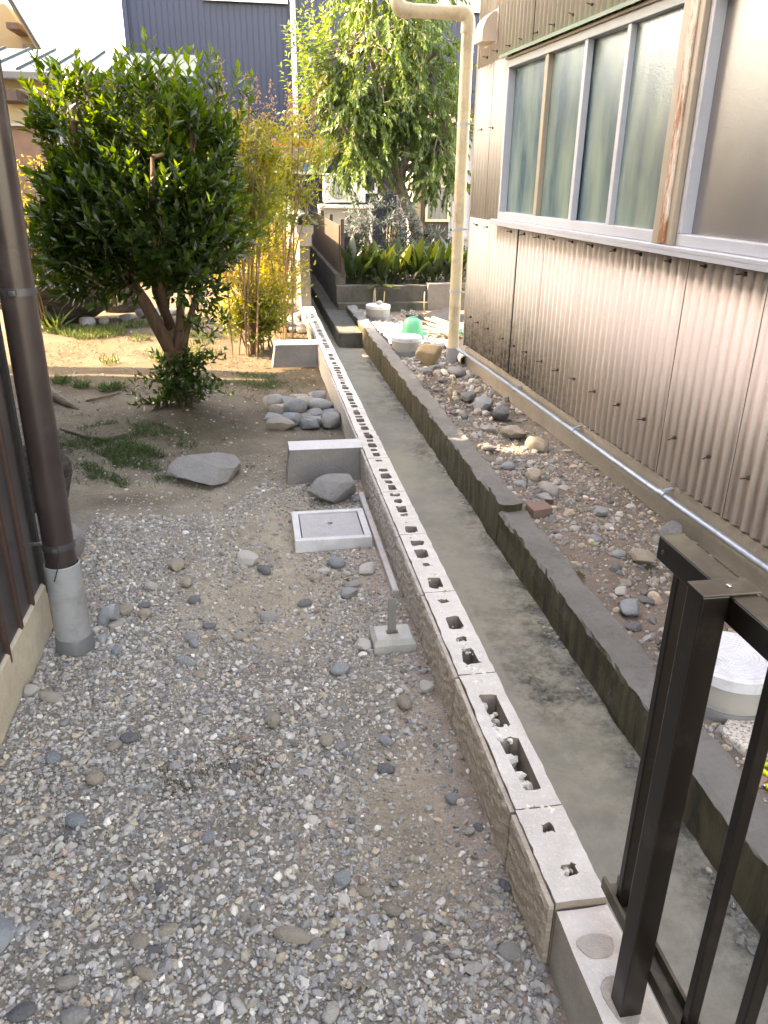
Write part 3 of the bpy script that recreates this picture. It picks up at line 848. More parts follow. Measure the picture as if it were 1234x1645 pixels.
for i in range(len(useams) - 1):
    u0, u1 = useams[i], useams[i + 1]
    corr_sheet(u0 + 0.004, u1 - 0.0015, 0.155 + R.uniform(-0.004, 0.004), 1.292, -0.006 - 0.003 * (i % 2))
    corr_sheet(u0 + 0.004, u1 - 0.0015, 2.462, 3.92, -0.010 - 0.005 * (i % 2))
corr_sheet(0.004, 0.42, 1.296, 2.475, -0.004); corr_sheet(0.42, 0.775, 1.296, 2.475, -0.009)
for u in useams[1:-1]:  # dark strips added along the seams in place of gap shadows
    MB().box(-0.0165, 0.002, -u - 0.0022, -u + 0.0028, 0.158, 1.287).build('joint_shadow_strip', M['dark'], bld)
    MB().box(-0.0165, 0.002, -u - 0.0022, -u + 0.0028, 2.4915, 3.9).build('joint_shadow_strip', M['dark'], bld)
MB().box(-0.0165, 0.002, -0.4222, -0.4182, 1.3, 2.47).build('joint_shadow_strip', M['dark'], bld)
# backing wall and foundation
mb = MB().box(0.03, 0.12, -8.5, -0.02, 0.1, 1.262).box(0.03, 0.12, -8.5, -0.02, 2.46, 3.9).box(0.03, 0.12, -0.775, -0.02, 1.262, 2.46).box(0.12, 4.0, -0.1, -0.02, 0.1, 3.9).box(3.9, 4.0, -8.5, -0.1, 0.1, 3.9)
mb.build('inner_wall', M['dark_wood'], bld)
rough_bar('foundation', 0.0, 0.16, -8.5, -0.005, -0.4, 0.147, M['foundation'], bld, 0.2, 0.003, 12)
# end wall facing away plus corner trim
MB().box(-0.022, 0.03, -0.002, 0.022, 0.14, 3.9, 0.004).build('corner_trim', M['alu_warm'], bld)
MB().box(0.03, 4.0, 0.0, 0.02, 0.1, 3.9).build('end_wall', M['cladding'], bld)
mr = MB()
mr.add([(-0.62, 0.25, 3.72), (-0.62, -8.8, 3.72), (2.0, -8.8, 4.7), (2.0, 0.25, 4.7), (4.4, 0.25, 3.72), (4.4, -8.8, 3.72)], [(0, 1, 2, 3), (3, 2, 5, 4)])
o = mr.build('roof', M['shed_roof'], bld, fix=False); md = o.modifiers.new('t', 'SOLIDIFY'); md.thickness = 0.06
# windows
def window(u0, u1, z0, z1, bars, pane_mat, name='window'):
    fr = 0.032
    mb = MB()
    mb.box(-0.03, 0.06, -u1, -u0, z0, z0 + 0.055, 0.003)          # bottom rail
    mb.box(-0.03, 0.06, -u1, -u0, z1 - 0.05, z1, 0.003)
    mb.box(-0.03, 0.06, -u0 - fr, -u0, z0 + 0.0555, z1 - 0.0505, 0.003)
    mb.box(-0.03, 0.06, -u1, -u1 + fr, z0 + 0.0555, z1 - 0.0505, 0.003)
    w = mb.build(name, M['alu'], bld)
    edges = [u0 + fr] + bars + [u1 - fr]
    for k in range(len(edges) - 1):
        a, b = edges[k], edges[k + 1]
        xo = 0.012 if k % 2 else 0.028
        MB().box(xo, xo + 0.006, -b + 0.001, -a - 0.001, z0 + 0.0556, z1 - 0.0506).build('pane', pane_mat, w)
    for k, b in enumerate(bars):
        t = 0.021 if k != 0 else 0.028
        MB().box(-0.022, 0.02, -b - t, -b + t, z0 + 0.0557, z1 - 0.0507, 0.003).build('sash_bar', M['alu'] if k != 0 else M['alu_warm'], w)
    return w
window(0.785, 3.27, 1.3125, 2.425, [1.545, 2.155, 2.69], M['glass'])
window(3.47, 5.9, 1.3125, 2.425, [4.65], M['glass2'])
MB().box(-0.055, 0.05, -3.462, -3.278, 1.3125, 2.455, 0.004).build('window_post', M['alu_warm'], bld)
MB().box(-0.066, -0.0555, -3.415, -3.355, 1.32, 2.44, 0.002).build('rusty_batten', M['rust'], bld)
MB().box(-0.078, 0.05, -6.2, -0.74, 1.288, 1.3115, 0.004).box(-0.078, -0.07, -6.2, -0.74, 1.268, 1.289).build('window_sill', M['alu'], bld)
mb = MB()
mb.poly([(-0.085, -0.74, 2.44), (-0.085, -0.74, 2.462), (-0.01, -0.74, 2.49), (-0.01, -0.74, 2.475)], (0, -5.4, 0))
mb.build('head_flashing', M['green_metal'], bld)
MB().box(-0.05, 0.05, -6.1, -0.785, 2.4255, 2.4395).build('window_head', M['alu_warm'], bld)
# vent hood
e = MB()
pr = [(-0.012, 2.595), (-0.012, 2.80), (-0.05, 2.795), (-0.10, 2.745), (-0.125, 2.68), (-0.13, 2.595)]
e.poly([(x - 0.004, -0.22, z) for x, z in pr], (0, -0.22, 0))
e.box(-0.024, -0.011, -0.475, -0.19, 2.58, 2.815, 0.003)
e.build('vent_hood', plain('vent_paint', srgb(196, 182, 168), 0.45, 0.06), bld, True, auto=30)
# screws with pins, one mesh shared
sm = MB().tube([(0, 0, 0), (-0.012, 0, 0)], [0.011, 0.009], 8).tube([(-0.012, 0, 0), (-0.045, 0, 0.002)], [0.0035, 0.003], 6)
s0 = sm.build('screw', M['screw'], bld)
scr = [(u, z) for u, z in [(0.19, .44), (0.416, .43), (0.70, .42), (1.083, .41), (1.348, .405), (1.617, .405), (1.926, .404), (2.207, .402), (2.482, .402), (2.788, .40), (3.101, .40), (3.407, .40), (3.722, .40), (4.027, .40), (4.338, .40), (4.65, .40)]]
scr += [(u, 1.238) for u in (0.224, 0.513, 1.10, 1.383, 1.665, 1.946, 2.246, 2.537, 2.828, 3.13, 3.431, 3.744, 4.05, 4.36)]
scr += [(2.182, 2.545), (1.925, 2.536), (1.63, 2.526), (1.341, 2.526), (1.048, 2.52), (0.79, 2.519), (0.495, 2.519), (0.254, 2.51), (0.213, 1.988), (0.503, 1.983), (2.45, 2.55), (2.75, 2.56)]
for k, (u, z) in enumerate(scr):
    o = s0 if k == 0 else link(s0.copy(), bld)
    pk = round(u / 0.0615 - 0.5) + 0.5
    o.location = (-0.016, -u, z + R.uniform(-0.004, 0.004)); o.rotation_euler = (R.uniform(-.3, .3), R.uniform(-.25, .25), R.uniform(-.4, .4))
# conduit
cd = empty('conduit', (2.1, 4, 0.1), 0, 'thin galvanised pipe clamped along the foot of the corrugated wall', 'pipe')
M_b = Matrix.Translation((1.967, 7.254, 0)) @ Matrix.Rotation(TH, 4, 'Z')
bp = lambda x, u, z: M_b @ Vector((x, -u, z))
mb = MB().tube([bp(-0.055, u, 0.098 + 0.004 * math.sin(u * 1.3)) for u in np.linspace(-0.05, 8.3, 30)], 0.0155, 12)
local(mb.build('pipe', M['galv'], None, True, auto=50), cd)
for u in (1.52, 2.62, 3.75, 5.0):
    mb = MB().tube([bp(-0.055, u - 0.03, 0.0985), bp(-0.055, u + 0.03, 0.0985)], 0.0195, 12)
    mb.add([bp(-0.055, u - 0.012, 0.113), bp(-0.055, u + 0.012, 0.113), bp(-0.002, u + 0.012, 0.125), bp(-0.002, u - 0.012, 0.125), bp(-0.055, u - 0.012, 0.118), bp(-0.055, u + 0.012, 0.118), bp(-0.002, u + 0.012, 0.13), bp(-0.002, u - 0.012, 0.13)], [(0, 1, 2, 3), (7, 6, 5, 4), (0, 4, 5, 1), (2, 6, 7, 3), (1, 5, 6, 2), (3, 7, 4, 0)])
    local(mb.build('clamp', M['galv'], None, True, auto=40), cd)

# cream downpipe at the building corner
dp = empty('downpipe', (1.9, 7.45, -0.05), 0, 'tall cream rainwater downpipe at the corner of the corrugated building', 'downpipe')
P7 = lambda x, z: (x, 7.45, z)
arc = lambda cx_, cz_, r, a0, a1, n=6: [P7(cx_ + r * math.cos(rad(a)), cz_ + r * math.sin(rad(a))) for a in np.linspace(a0, a1, n)]
mb = MB().tube([P7(1.898, 0.06), P7(1.898, 2.80)] + arc(1.838, 2.82, 0.06, 0, 90)[1:] + [P7(1.36, 2.885)] + arc(1.35, 2.945, 0.06, -90, -180)[1:] + [P7(1.29, 3.70)], 0.054, 20)
local(mb.build('pipe', M['cream_pipe'], None, True, auto=60), dp)
mb = MB().tube([P7(1.898, 2.74), P7(1.898, 2.80)] + arc(1.838, 2.82, 0.06, 0, 90)[1:] + [P7(1.80, 2.88)], 0.0605, 20)
local(mb.build('elbow', M['cream_pipe'], None, True, auto=60), dp)
mb = MB().tube([P7(1.40, 2.8835), P7(1.36, 2.885)] + arc(1.35, 2.945, 0.06, -90, -180)[1:] + [P7(1.29, 2.98)], 0.0605, 20)
local(mb.build('elbow', M['cream_pipe'], None, True, auto=60), dp)
local(MB().tube([P7(1.898, -0.12), P7(1.898, 0.085)], 0.066, 20).build('coupling', M['grey_pvc'], None, True, auto=60), dp)
for z in (0.62, 1.18, 2.05):
    mb = MB().tube([P7(1.898, z - 0.012), P7(1.898, z + 0.012)], 0.0585, 20).tube([P7(1.935, z), (1.985, 7.28, z)], 0.006, 6)
    local(mb.build('bracket', M['alu'], None, True, auto=40), dp)

# white drain pipe lying at the foot of the downpipe
pv = MB()
pth = [Vector((2.03, 8.15, -0.02)), Vector((1.96, 7.2, 0.005))]
pv.tube(pth, 0.047, 20, cap=False).tube([pth[0], pth[1]], 0.041, 20, cap=False)
o = pv.build('drain_pipe', M['white_pvc'], None, True, fix=False); tag(o, 'short white plastic drain pipe lying by the foot of the cream downpipe', 'pipe')

# ------------------------------------------------------------------ left house
hs = empty('brown_house', (-0.9, 0, 0), 0, 'dark brown house with ribbed siding over a beige foundation at the left edge', 'house')
HX, HY = -0.835, 2.72
local(rough_bar('foundation', -1.05, HX + 0.012, -3.0, HY, -0.2, 0.205, M['beige_found'], None, 0.2, 0.002, 22), hs)
local(MB().box(-9.5, -1.0, -3.0, HY, -0.2, 4.9).build('wall', M['siding']), hs)
pit = 0.155
k = 0
y = HY
while y > -2.9:
    a = max(y - pit, -3.0)
    ob = MB().box(HX - 0.03, HX, a + 0.0125, y - 0.0125, 0.175 + R.uniform(-0.006, 0.006), 4.85, 0.002).build('siding_board', M['siding']); local(ob, hs)
    ob = MB().box(HX - 0.03, HX + 0.011, a - 0.011, a + 0.011, 0.168 + R.uniform(-0.012, 0.006), 4.85, 0.003).build('siding_batten', M['siding_edge']); local(ob, hs)
    y -= pit
local(MB().box(HX - 0.06, HX + 0.014, HY - 0.012, HY + 0.02, 0.16, 4.85, 0.003).build('corner_trim', M['dark']), hs)
mr = MB(); mr.add([(-0.45, -3.5, 4.75), (-0.45, 3.0, 4.75), (-5, 3.0, 6.6), (-5, -3.5, 6.6), (-9.9, -3.5, 4.75), (-9.9, 3.0, 4.75)], [(0, 1, 2, 3), (3, 2, 5, 4)])
o = mr.build('roof', M['tile'], fix=False); md = o.modifiers.new('t', 'SOLIDIFY'); md.thickness = 0.12; local(o, hs)
local(MB().box(-10.5, -3.05, HY + 0.01, 5.5, -0.2, 7.3).build('added_shade_wing', M['siding']), hs)  # unseen tall block added to the house to shade yard and workshop
local(MB().box(-10.5, -3.05, 5.51, 7.2, -0.2, 3.6).build('added_shade_lean_to', M['siding']), hs)  # unseen lower block added to shade the ground but not the tree top

dl = empty('brown_downpipe', (-0.715, 2.57, 0), 0, 'dark brown downpipe set in a grey plastic sleeve at the corner of the brown house', 'downpipe')
LP = lambda z: (-0.715 + 0.0065 * z, 2.57, z)
local(MB().tube([LP(0.28), LP(1.2), LP(2.4), LP(4.0), LP(4.7)], 0.0515, 28).build('pipe', M['brown_pipe'], None, True, auto=60), dl)
mb = MB()
mb.lathe([(0.0605, 0.05), (0.0605, 0.355), (0.0575, 0.358), (0.0545, 0.355), (0.0545, 0.25)], 32, (-0.712, 2.57, 0))
local(mb.build('sleeve', M['grey_pvc'], None, True, auto=40), dl)
local(MB().lathe([(0.066, -0.1), (0.066, 0.06), (0.0635, 0.066), (0.0610, 0.066)], 32, (-0.712, 2.57, 0)).build('sleeve_collar', M['dark_pvc'], None, True, auto=40), dl)
for z in (0.43, 1.275):
    c = LP(z)
    mb = MB().lathe([(0.0518, -0.011), (0.0555, -0.011), (0.0555, 0.011), (0.0518, 0.011)], 32, c)
    mb.box(c[0] - 0.13, c[0] - 0.052, c[1] - 0.004, c[1] + 0.004, c[2] - 0.004, c[2] + 0.006)
    mb.box(c[0] - 0.008, c[0] + 0.012, c[1] - 0.070, c[1] - 0.053, c[2] - 0.009, c[2] + 0.009, 0.002)
    local(mb.build('pipe_clamp', M['clamp'], None, True, auto=40), dl)
c = LP(0.37)
local(MB().tube([(c[0] + 0.01, c[1] - 0.058, 0.40), (c[0] + 0.006, c[1] - 0.075, 0.37), (c[0] - 0.01, c[1] - 0.085, 0.325)], 0.0022, 6).build('cable_tie', M['dark']), dl)
cb = MB().tube([(-0.782, 2.665, z) for z in np.linspace(0.24, 3.0, 8)], 0.0045, 8)
tag(cb.build('cable', M['grey_pvc'], None, True), 'thin pale cable running up beside the dark brown downpipe', 'cable')

# ------------------------------------------------------------------ foreground fence
fc = empty('railing', (0.65, 0.9, 0.17), 0, 'bronze aluminium railing with square post and thin balusters in the right foreground', 'railing')
px0, px1, py0, py1 = 0.600, 0.642, 0.872, 0.914
local(MB().box(px0, px1, py0, py1, 0.1745, 1.064, 0.002).build('post', M['brown_metal'], None), fc)
cap = MB().box(px0 - 0.0015, px1 + 0.047, py0 - 0.0015, py1 + 0.0015, 1.0645, 1.0685, 0.0015)
local(cap.build('post_cap', M['bronze_top']), fc)
local(MB().tube([(0.650, 0.892, 1.0686), (0.650, 0.892, 1.071)], 0.0042, 8).build('screw', M['steel'], None, True), fc)
BAL_Y = (1.032, 0.775, 0.665, 0.555, 0.445, 0.335)
tr = MB().box(0.6425, 0.687, -0.9, 1.083, 1.020, 1.061, 0.0025)
local(tr.build('top_rail', M['brown_metal']), fc)
local(MB().box(0.6445, 0.685, -0.9, 1.081, 1.0612, 1.0622).build('rail_top', M['bronze_top']), fc)
mb = MB().tube([(0.6424, 1.062, 1.040), (0.6405, 1.062, 1.040)], 0.0045, 8)
local(mb.build('rivet', M['bronze_top'], None, True), fc)
br = MB().box(0.6425, 0.650, -0.9, 1.083, 0.262, 0.292, 0.001).box(0.650, 0.676, -0.9, 1.083, 0.262, 0.268).box(0.676, 0.683, -0.9, 1.083, 0.262, 0.292, 0.001)
local(br.build('bottom_rail', M['bronze_top']), fc)
for y in BAL_Y:
    local(MB().box(0.6525, 0.674, y - 0.0085, y + 0.0085, 0.2685, 1.0195, 0.0025).build('baluster', M['brown_metal']), fc)

# ------------------------------------------------------------------ yard fittings
ub = empty('utility_box', (0.31, 3.47, 0), 0, 'square concrete inspection box with a holed lid set in the gravel', 'inspection box')
A_ = MB(); x0, x1, y0, y1, w = 0.128, 0.492, 3.30, 3.655, 0.032
for (a, b, c, d) in ((x0, x1, y0, y0 + w), (x0, x1, y1 - w, y1), (x0, x0 + w, y0 + w, y1 - w), (x1 - w, x1, y0 + w, y1 - w)):
    A_.box(a, b, c + 0.0003, d - 0.0003, -0.12, 0.042, 0.003)
local(A_.build('frame', M['buttress_top']), ub)
bm = MB()
lid = MB()
ang = np.linspace(0, 2 * math.pi, 17)[:-1]
lx0, lx1, ly0, ly1 = x0 + w + 0.006, x1 - w - 0.006, y0 + w + 0.006, y1 - w - 0.006
bmx = bmesh.new()
ol = [bmx.verts.new(p) for p in ((lx0, ly0, 0.036), (lx1, ly0, 0.036), (lx1, ly1, 0.036), (lx0, ly1, 0.036))]
cxl, cyl = (lx0 + lx1) / 2, (ly0 + ly1) / 2 + 0.02
il = [bmx.verts.new((cxl + 0.014 * math.cos(a), cyl + 0.014 * math.sin(a), 0.036)) for a in ang]
ed = [bmx.edges.new((ol[i], ol[(i + 1) % 4])) for i in range(4)] + [bmx.edges.new((il[i], il[(i + 1) % 16])) for i in range(16)]
bmesh.ops.triangle_fill(bmx, use_beauty=True, edges=ed)
for lp in (ol, il):
    lo = [bmx.verts.new((v.co.x, v.co.y, -0.01)) for v in lp]
    for i in range(len(lp)): bmx.faces.new((lp[i], lp[(i + 1) % len(lp)], lo[(i + 1) % len(lp)], lo[i]))
bmesh.ops.recalc_face_normals(bmx, faces=list(bmx.faces))
me = bpy.data.meshes.new('lid'); bmx.to_mesh(me); bmx.free(); me.materials.append(M['buttress'])
me.materials[0] = concrete('lid_concrete', (0.47, 0.46, 0.45, 1), (0.38, 0.375, 0.365, 1), 0.005)
local(link(bpy.data.objects.new('lid', me)), ub)
local(MB().box(x0 + 0.02, x1 - 0.02, y0 + 0.02, y1 - 0.02, -0.1, -0.02).build('box_bottom', M['dark']), ub)

ft = empty('post_footing', (0.44, 2.44, 0), 0.0, 'small pale concrete footing block with an upright steel bracket beside the wall', 'footing')
def frustum(x0, x1, y0, y1, z0, X0, X1, Y0, Y1, z1):
    return [(x0, y0, z0), (x1, y0, z0), (x1, y1, z0), (x0, y1, z0), (X0, Y0, z1), (X1, Y0, z1), (X1, Y1, z1), (X0, Y1, z1)]
FB = [(3, 2, 1, 0), (0, 1, 5, 4), (1, 2, 6, 5), (2, 3, 7, 6), (3, 0, 4, 7)]
mb = MB(); v = frustum(0.365, 0.52, 2.375, 2.50, -0.06, 0.365, 0.52, 2.375, 2.50, 0.035) ; mb.add(v, FB)
v2 = frustum(0.365, 0.52, 2.375, 2.50, 0.035, 0.378, 0.507, 2.388, 2.487, 0.055); mb.add(v2, FB[1:])
hx0, hx1, hy0, hy1 = 0.418, 0.462, 2.425, 2.452
o_ = [(0.378, 2.388), (0.507, 2.388), (0.507, 2.487), (0.378, 2.487)]; i_ = [(hx0, hy0), (hx1, hy0), (hx1, hy1), (hx0, hy1)]
vv = [(a, b, 0.055) for a, b in o_] + [(a, b, 0.055) for a, b in i_] + [(a, b, 0.03) for a, b in i_]
mb.add(vv, [(0, 1, 5, 4), (1, 2, 6, 5), (2, 3, 7, 6), (3, 0, 4, 7), (4, 5, 9, 8), (5, 6, 10, 9), (6, 7, 11, 10), (7, 4, 8, 11), (8, 9, 10, 11)])
pf = concrete('footing_concrete', (0.46, 0.45, 0.41, 1), (0.37, 0.355, 0.32, 1), 0.003)
local(mb.build('base', pf), ft)
mb = MB().box(0.423, 0.455, 2.440, 2.4425, 0.032, 0.195)
for z in (0.09, 0.12, 0.15, 0.18): mb.tube([(0.439, 2.4395, z), (0.439, 2.4385, z)], 0.004, 8)
local(mb.build('bracket', plain('bracket_steel', (0.26, 0.25, 0.23, 1), 0.5, 0.15, metal=0.5)), ft)

mb = MB()
n = 9
for i in range(n - 1):
    ya, yb = 2.75 + 0.16 * i, 2.75 + 0.16 * (i + 1)
mb.box(0.505, 0.532, 2.80, 3.92, -0.02, 0.026, 0.004)
for y in np.arange(2.86, 3.9, 0.1): mb.tube([(0.5185, y, 0.0262), (0.5185, y, 0.0272)], 0.005, 6)
tag(mb.build('edging_strip', M['mortar']), 'narrow grey concrete edging strip along the foot of the block wall', 'edging')

# white elbow fitting by the left downpipe
mb = MB().tube([(-0.635, 2.74, 0.0), (-0.64, 2.74, 0.03), (-0.625, 2.735, 0.05), (-0.60, 2.73, 0.055)], 0.026, 16).tube([(-0.605, 2.731, 0.0545), (-0.585, 2.728, 0.056)], 0.031, 16)
tag(mb.build('pipe_elbow', M['grey_pvc'], None, True, auto=50), 'small grey pipe elbow poking out behind the grey sleeve of the brown downpipe', 'pipe elbow')

# ------------------------------------------------------------------ septic covers, hat, sheet, tools
def basin(x, y, zb, r, h, label, lid_m='lid_white'):
    e = empty('round_basin', (x, y, zb), 0, label, 'drain basin', 'round plastic drain basins')
    mb = MB().lathe([(r * 0.97, -0.15), (r * 0.97, h * 0.45), (r, h * 0.46), (r, h * 0.80)], 40); mb.build('body', M['basin'], e, True, auto=40)
    MB().lathe([(r * 1.012, -0.15), (r * 1.012, h * 0.34), (r * 0.99, h * 0.37)], 40).build('lower_ring', M['basin_dark'], e, True, auto=40)
    prof = [(r * 1.03, h * 0.80), (r * 1.03, h * 0.985), (r * 0.99, h)]
    q_ = 9
    for k in range(q_):
        rr = r * (0.94 - 0.1 * k); prof += [(rr, h), (rr - r * 0.012, h + 0.003), (rr - r * 0.03, h + 0.003), (rr - r * 0.042, h)]
    prof += [(0.002, h)]
    MB().lathe(prof, 48).build('lid', M[lid_m], e, True, auto=30)
    return e
basin(1.52, 1.985, -0.06, 0.155, 0.21, 'white lidded round drain basin seen between the railing balusters')
basin(1.49, 7.74, -0.06, 0.150, 0.21, 'white lidded round drain basin with the mint hat behind it')
basin(1.52, 9.84, -0.06, 0.150, 0.21, 'farthest round drain basin, with a white stone lying on its lid')

ht = MB()
prof = [(0.118, 0.0), (0.122, 0.01), (0.116, 0.03), (0.112, 0.075), (0.103, 0.12), (0.082, 0.155), (0.05, 0.172), (0.012, 0.178)]
ht.lathe(prof, 28)
bx = [( (0.115 + 0.055 * max(0, math.cos(a))) * math.cos(a), (0.115 + 0.02 * max(0, math.cos(a))) * math.sin(a), 0.012) for a in np.linspace(0, 2 * math.pi, 33)[:-1]]
ht.poly(bx, (0, 0, 0.008))
ht.tube([(0.10 * math.cos(a), 0.0 + 0.008, 0.03 + 0.155 * math.sin(a)) for a in np.linspace(0.2, math.pi - 0.2, 9)], 0.010, 6)
o = ht.build('hard_hat', M['mint'], None, True, auto=50, loc=(1.665, 8.35, 0.055)); o.rotation_euler = (0.06, 0.04, -0.3)
tag(o, 'mint green domed hard hat with a short brim resting on the rubble', 'hat')
o = MB().lathe([(0.13, 0), (0.14, 0.01), (0.11, 0.05), (0.1, 0.052)], 20).build('plastic_tray', M['mint'], None, True, auto=40, loc=(2.22, 8.75, -0.03)); o.scale = (1.1, 0.9, 1.5)
tag(o, 'flat mint green plastic tray half hidden behind the cream downpipe', 'tray')
# crumpled white sheet
sx, sy = np.meshgrid(np.linspace(1.36, 1.86, 46), np.linspace(7.95, 9.35, 70))
rs = np.random.RandomState(2)
sz_ = 0.0 + 0.028 * np.abs(wave(sx, sy, 18, 60)) + 0.018 * np.abs(wave(sx, sy, 40, 61)) + 0.012
sz_ -= 0.075 * np.exp(-(((sx - 1.56) / 0.12) ** 2 + ((sy - 8.9) / 0.2) ** 2))
edge = np.minimum(np.minimum((sx - 1.36) / 0.5, (1.86 - sx) / 0.5), np.minimum((sy - 7.95) / 1.4, (9.35 - sy) / 1.4))
keep = edge + 0.05 * wave(sx, sy, 14, 63) > 0.03
V = np.stack([sx, sy, sz_ - 0.02], -1).reshape(-1, 3); ni, nj = sx.shape
ix = np.arange(ni * nj).reshape(ni, nj)
F = np.stack([ix[:-1, :-1], ix[:-1, 1:], ix[1:, 1:], ix[1:, :-1]], -1).reshape(-1, 4)
kk = keep.ravel()
F = F[kk[F].all(1)]
o = mesh_np('plastic_sheet', V, F, M['sheet'], None, False)
tag(o, 'crumpled white plastic sheet with pebbles on it beside the retaining wall', 'sheet')
bx_, by_ = np.meshgrid(np.linspace(1.95, 2.75, 30), np.linspace(9.7, 10.35, 24))
bz = 0.0 + 0.12 * np.exp(-(((bx_ - 2.35) / 0.3) ** 2 + ((by_ - 10.0) / 0.22) ** 2)) * (1 + 0.5 * wave(bx_, by_, 12, 70)) - 0.06
ix = np.arange(bx_.size).reshape(bx_.shape)
F = np.stack([ix[:-1, :-1], ix[:-1, 1:], ix[1:, 1:], ix[1:, :-1]], -1).reshape(-1, 4)
tag(mesh_np('black_tarp', np.stack([bx_, by_, bz], -1).reshape(-1, 3), F, M['black_sheet']), 'heap of black plastic tarp in front of the pale planter wall', 'tarp')
for k, (a, b) in enumerate([((1.98, 9.35, 0.02), (2.28, 8.25, 0.0)), ((2.06, 9.5, 0.03), (2.36, 8.5, 0.01)), ((2.16, 9.55, 0.03), (2.42, 8.7, 0.02)), ((1.93, 9.1, 0.0), (2.12, 8.3, 0.0))]):
    mb = MB().tube([a, ((a[0] + b[0]) / 2 + 0.01, (a[1] + b[1]) / 2, 0.02), b], 0.017, 8)
    tag(mb.build('wooden_pole', M['wood'], None, True), 'weathered grey pole in the bundle lying behind the cream downpipe', 'pole', 'bundle of poles behind the downpipe')
tag(MB().box(1.88, 2.12, 8.15, 8.28, -0.045, 0.0, 0.004, Matrix.Translation((2, 8.2, 0)) @ Matrix.Rotation(0.3, 4, 'Z') @ Matrix.Translation((-2, -8.2, 0))).build('white_board', M['white_paint']), 'short white board lying at the near end of the grey poles', 'board')
for k, (x, y, l, ta) in enumerate([(1.53, 10.45, 0.24, 0.05), (1.60, 10.45, 0.27, -0.05), (1.66, 10.5, 0.22, 0.08), (2.24, 10.45, 0.22, 0.0), (1.51, 5.93, 0.17, 0.02)]):
    mb = MB().tube([(x, y, -0.05), (x + ta * 0.5, y, l * 0.5), (x + ta * 0.6, y, l)], [0.009, 0.008, 0.006], 6)
    lb = ['thin straw stake left of the mint hat at the planter foot', 'tallest of the straw stakes behind the mint hat', 'leaning straw stake behind the mint hat', 'single straw stake in front of the planter joint', 'thin straw stake standing in the rubble near the downpipe foot'][k]
    tag(mb.build('straw_stake', M['straw'], None, True), lb, 'stake', 'straw stakes')
# lime handle
mb = MB()
mb.tube([(1.385, 1.625, -0.01), (1.42, 1.647, -0.008), (1.47, 1.648, -0.01)], 0.0075, 8)
mb.tube([(1.415, 1.645, -0.008), (1.44, 1.56, -0.008)], 0.0085, 8)
mb.tube([(1.395, 1.565, -0.012), (1.44, 1.558, -0.01), (1.49, 1.565, -0.01)], 0.0085, 8)
e = empty('hacksaw', (1.42, 1.6, -0.02), 0, 'small lime green framed saw lying behind the railing at the right edge', 'saw')
local(mb.build('frame', M['lime'], None, True), e)
local(MB().tube([(1.386, 1.622, -0.012), (1.397, 1.567, -0.014)], 0.0045, 6).build('blade', M['steel'], None, True), e)

# ------------------------------------------------------------------ stones
def pebble_mesh(seed, proto=ICO3, ex=(1, 0.75, 0.5), lumpy=0.12, angular=0.0, name='cobble'):
    rs_ = np.random.RandomState(seed)
    V = proto[0].copy()
    d = np.zeros(len(V))
    for _ in range(7):
        k = rs_.normal(0, 1, 3); k /= np.linalg.norm(k); d += np.sin(V @ k * rs_.uniform(1.2, 3.2) + rs_.uniform(0, 6.28))
    V = V * (1 + lumpy * d[:, None] / 3)
    if angular > 0:
        for _ in range(24):
            k = rs_.normal(0, 1, 3); k /= np.linalg.norm(k); off = rs_.uniform(0.55, 0.82)
            s = V @ k - off
            V = V - np.clip(s, 0, None)[:, None] * k[None] * angular
        V += rs_.normal(0, 0.006, V.shape)
    V = V / np.abs(V).max(0)
    V *= np.array(ex)
    # rest on z=0
    V[:, 2] -= V[:, 2].min()
    me = bpy.data.meshes.new(name)
    F = proto[1]
    V32 = np.ascontiguousarray(V, dtype=np.float32)
    me.vertices.add(len(V)); me.vertices.foreach_set('co', V32.ravel())
    me.loops.add(F.size); me.loops.foreach_set('vertex_index', np.ascontiguousarray(F, dtype=np.int32).ravel())
    me.polygons.add(len(F)); me.polygons.foreach_set('loop_start', np.arange(0, F.size, 3, dtype=np.int32)); me.polygons.foreach_set('loop_total', np.full(len(F), 3, dtype=np.int32))
    me.polygons.foreach_set('use_smooth', np.full(len(F), True, dtype=bool))
    me.update(calc_edges=True); me.validate()
    if angular > 0.5:
        try: me.set_sharp_from_angle(angle=rad(32))
        except Exception: pass
    return me
ROUND = [pebble_mesh(s, ICO3, (0.5, R.uniform(0.3, 0.42), R.uniform(0.2, 0.3)), 0.11) for s in range(8)]
LONG = [pebble_mesh(s + 40, ICO3, (0.5, 0.22, 0.17), 0.12) for s in range(4)]
ANG = [pebble_mesh(s + 80, ICO3, (0.5, R.uniform(0.33, 0.45), R.uniform(0.22, 0.34)), 0.14, 0.95) for s in range(8)]
def stone(meshes, x, y, w, mat, label, group, rz=None, name='cobble', sink=0.15, cat='stone', zs=1.0):
    me = R.choice(meshes)
    key = me.name + '_' + M[mat].name
    m2 = STONE_CACHE.get(key)
    if m2 is None:
        m2 = me.copy(); m2.materials.clear(); m2.materials.append(M[mat]); STONE_CACHE[key] = m2
    o = bpy.data.objects.new(name, m2)
    z = float(G(x, y))
    o.location = (x, y, z - w * 0.3 * sink - (0.004 if w < 0.12 else 0.0)); o.scale = (w, w, w * zs); o.rotation_euler = (R.uniform(-.08, .08), R.uniform(-.08, .08), R.uniform(0, 6.28) if rz is None else rz)
    link(o); tag(o, label, cat, group)
    return o
STONE_CACHE = {}
GL = 'larger pebbles scattered on the gravel'
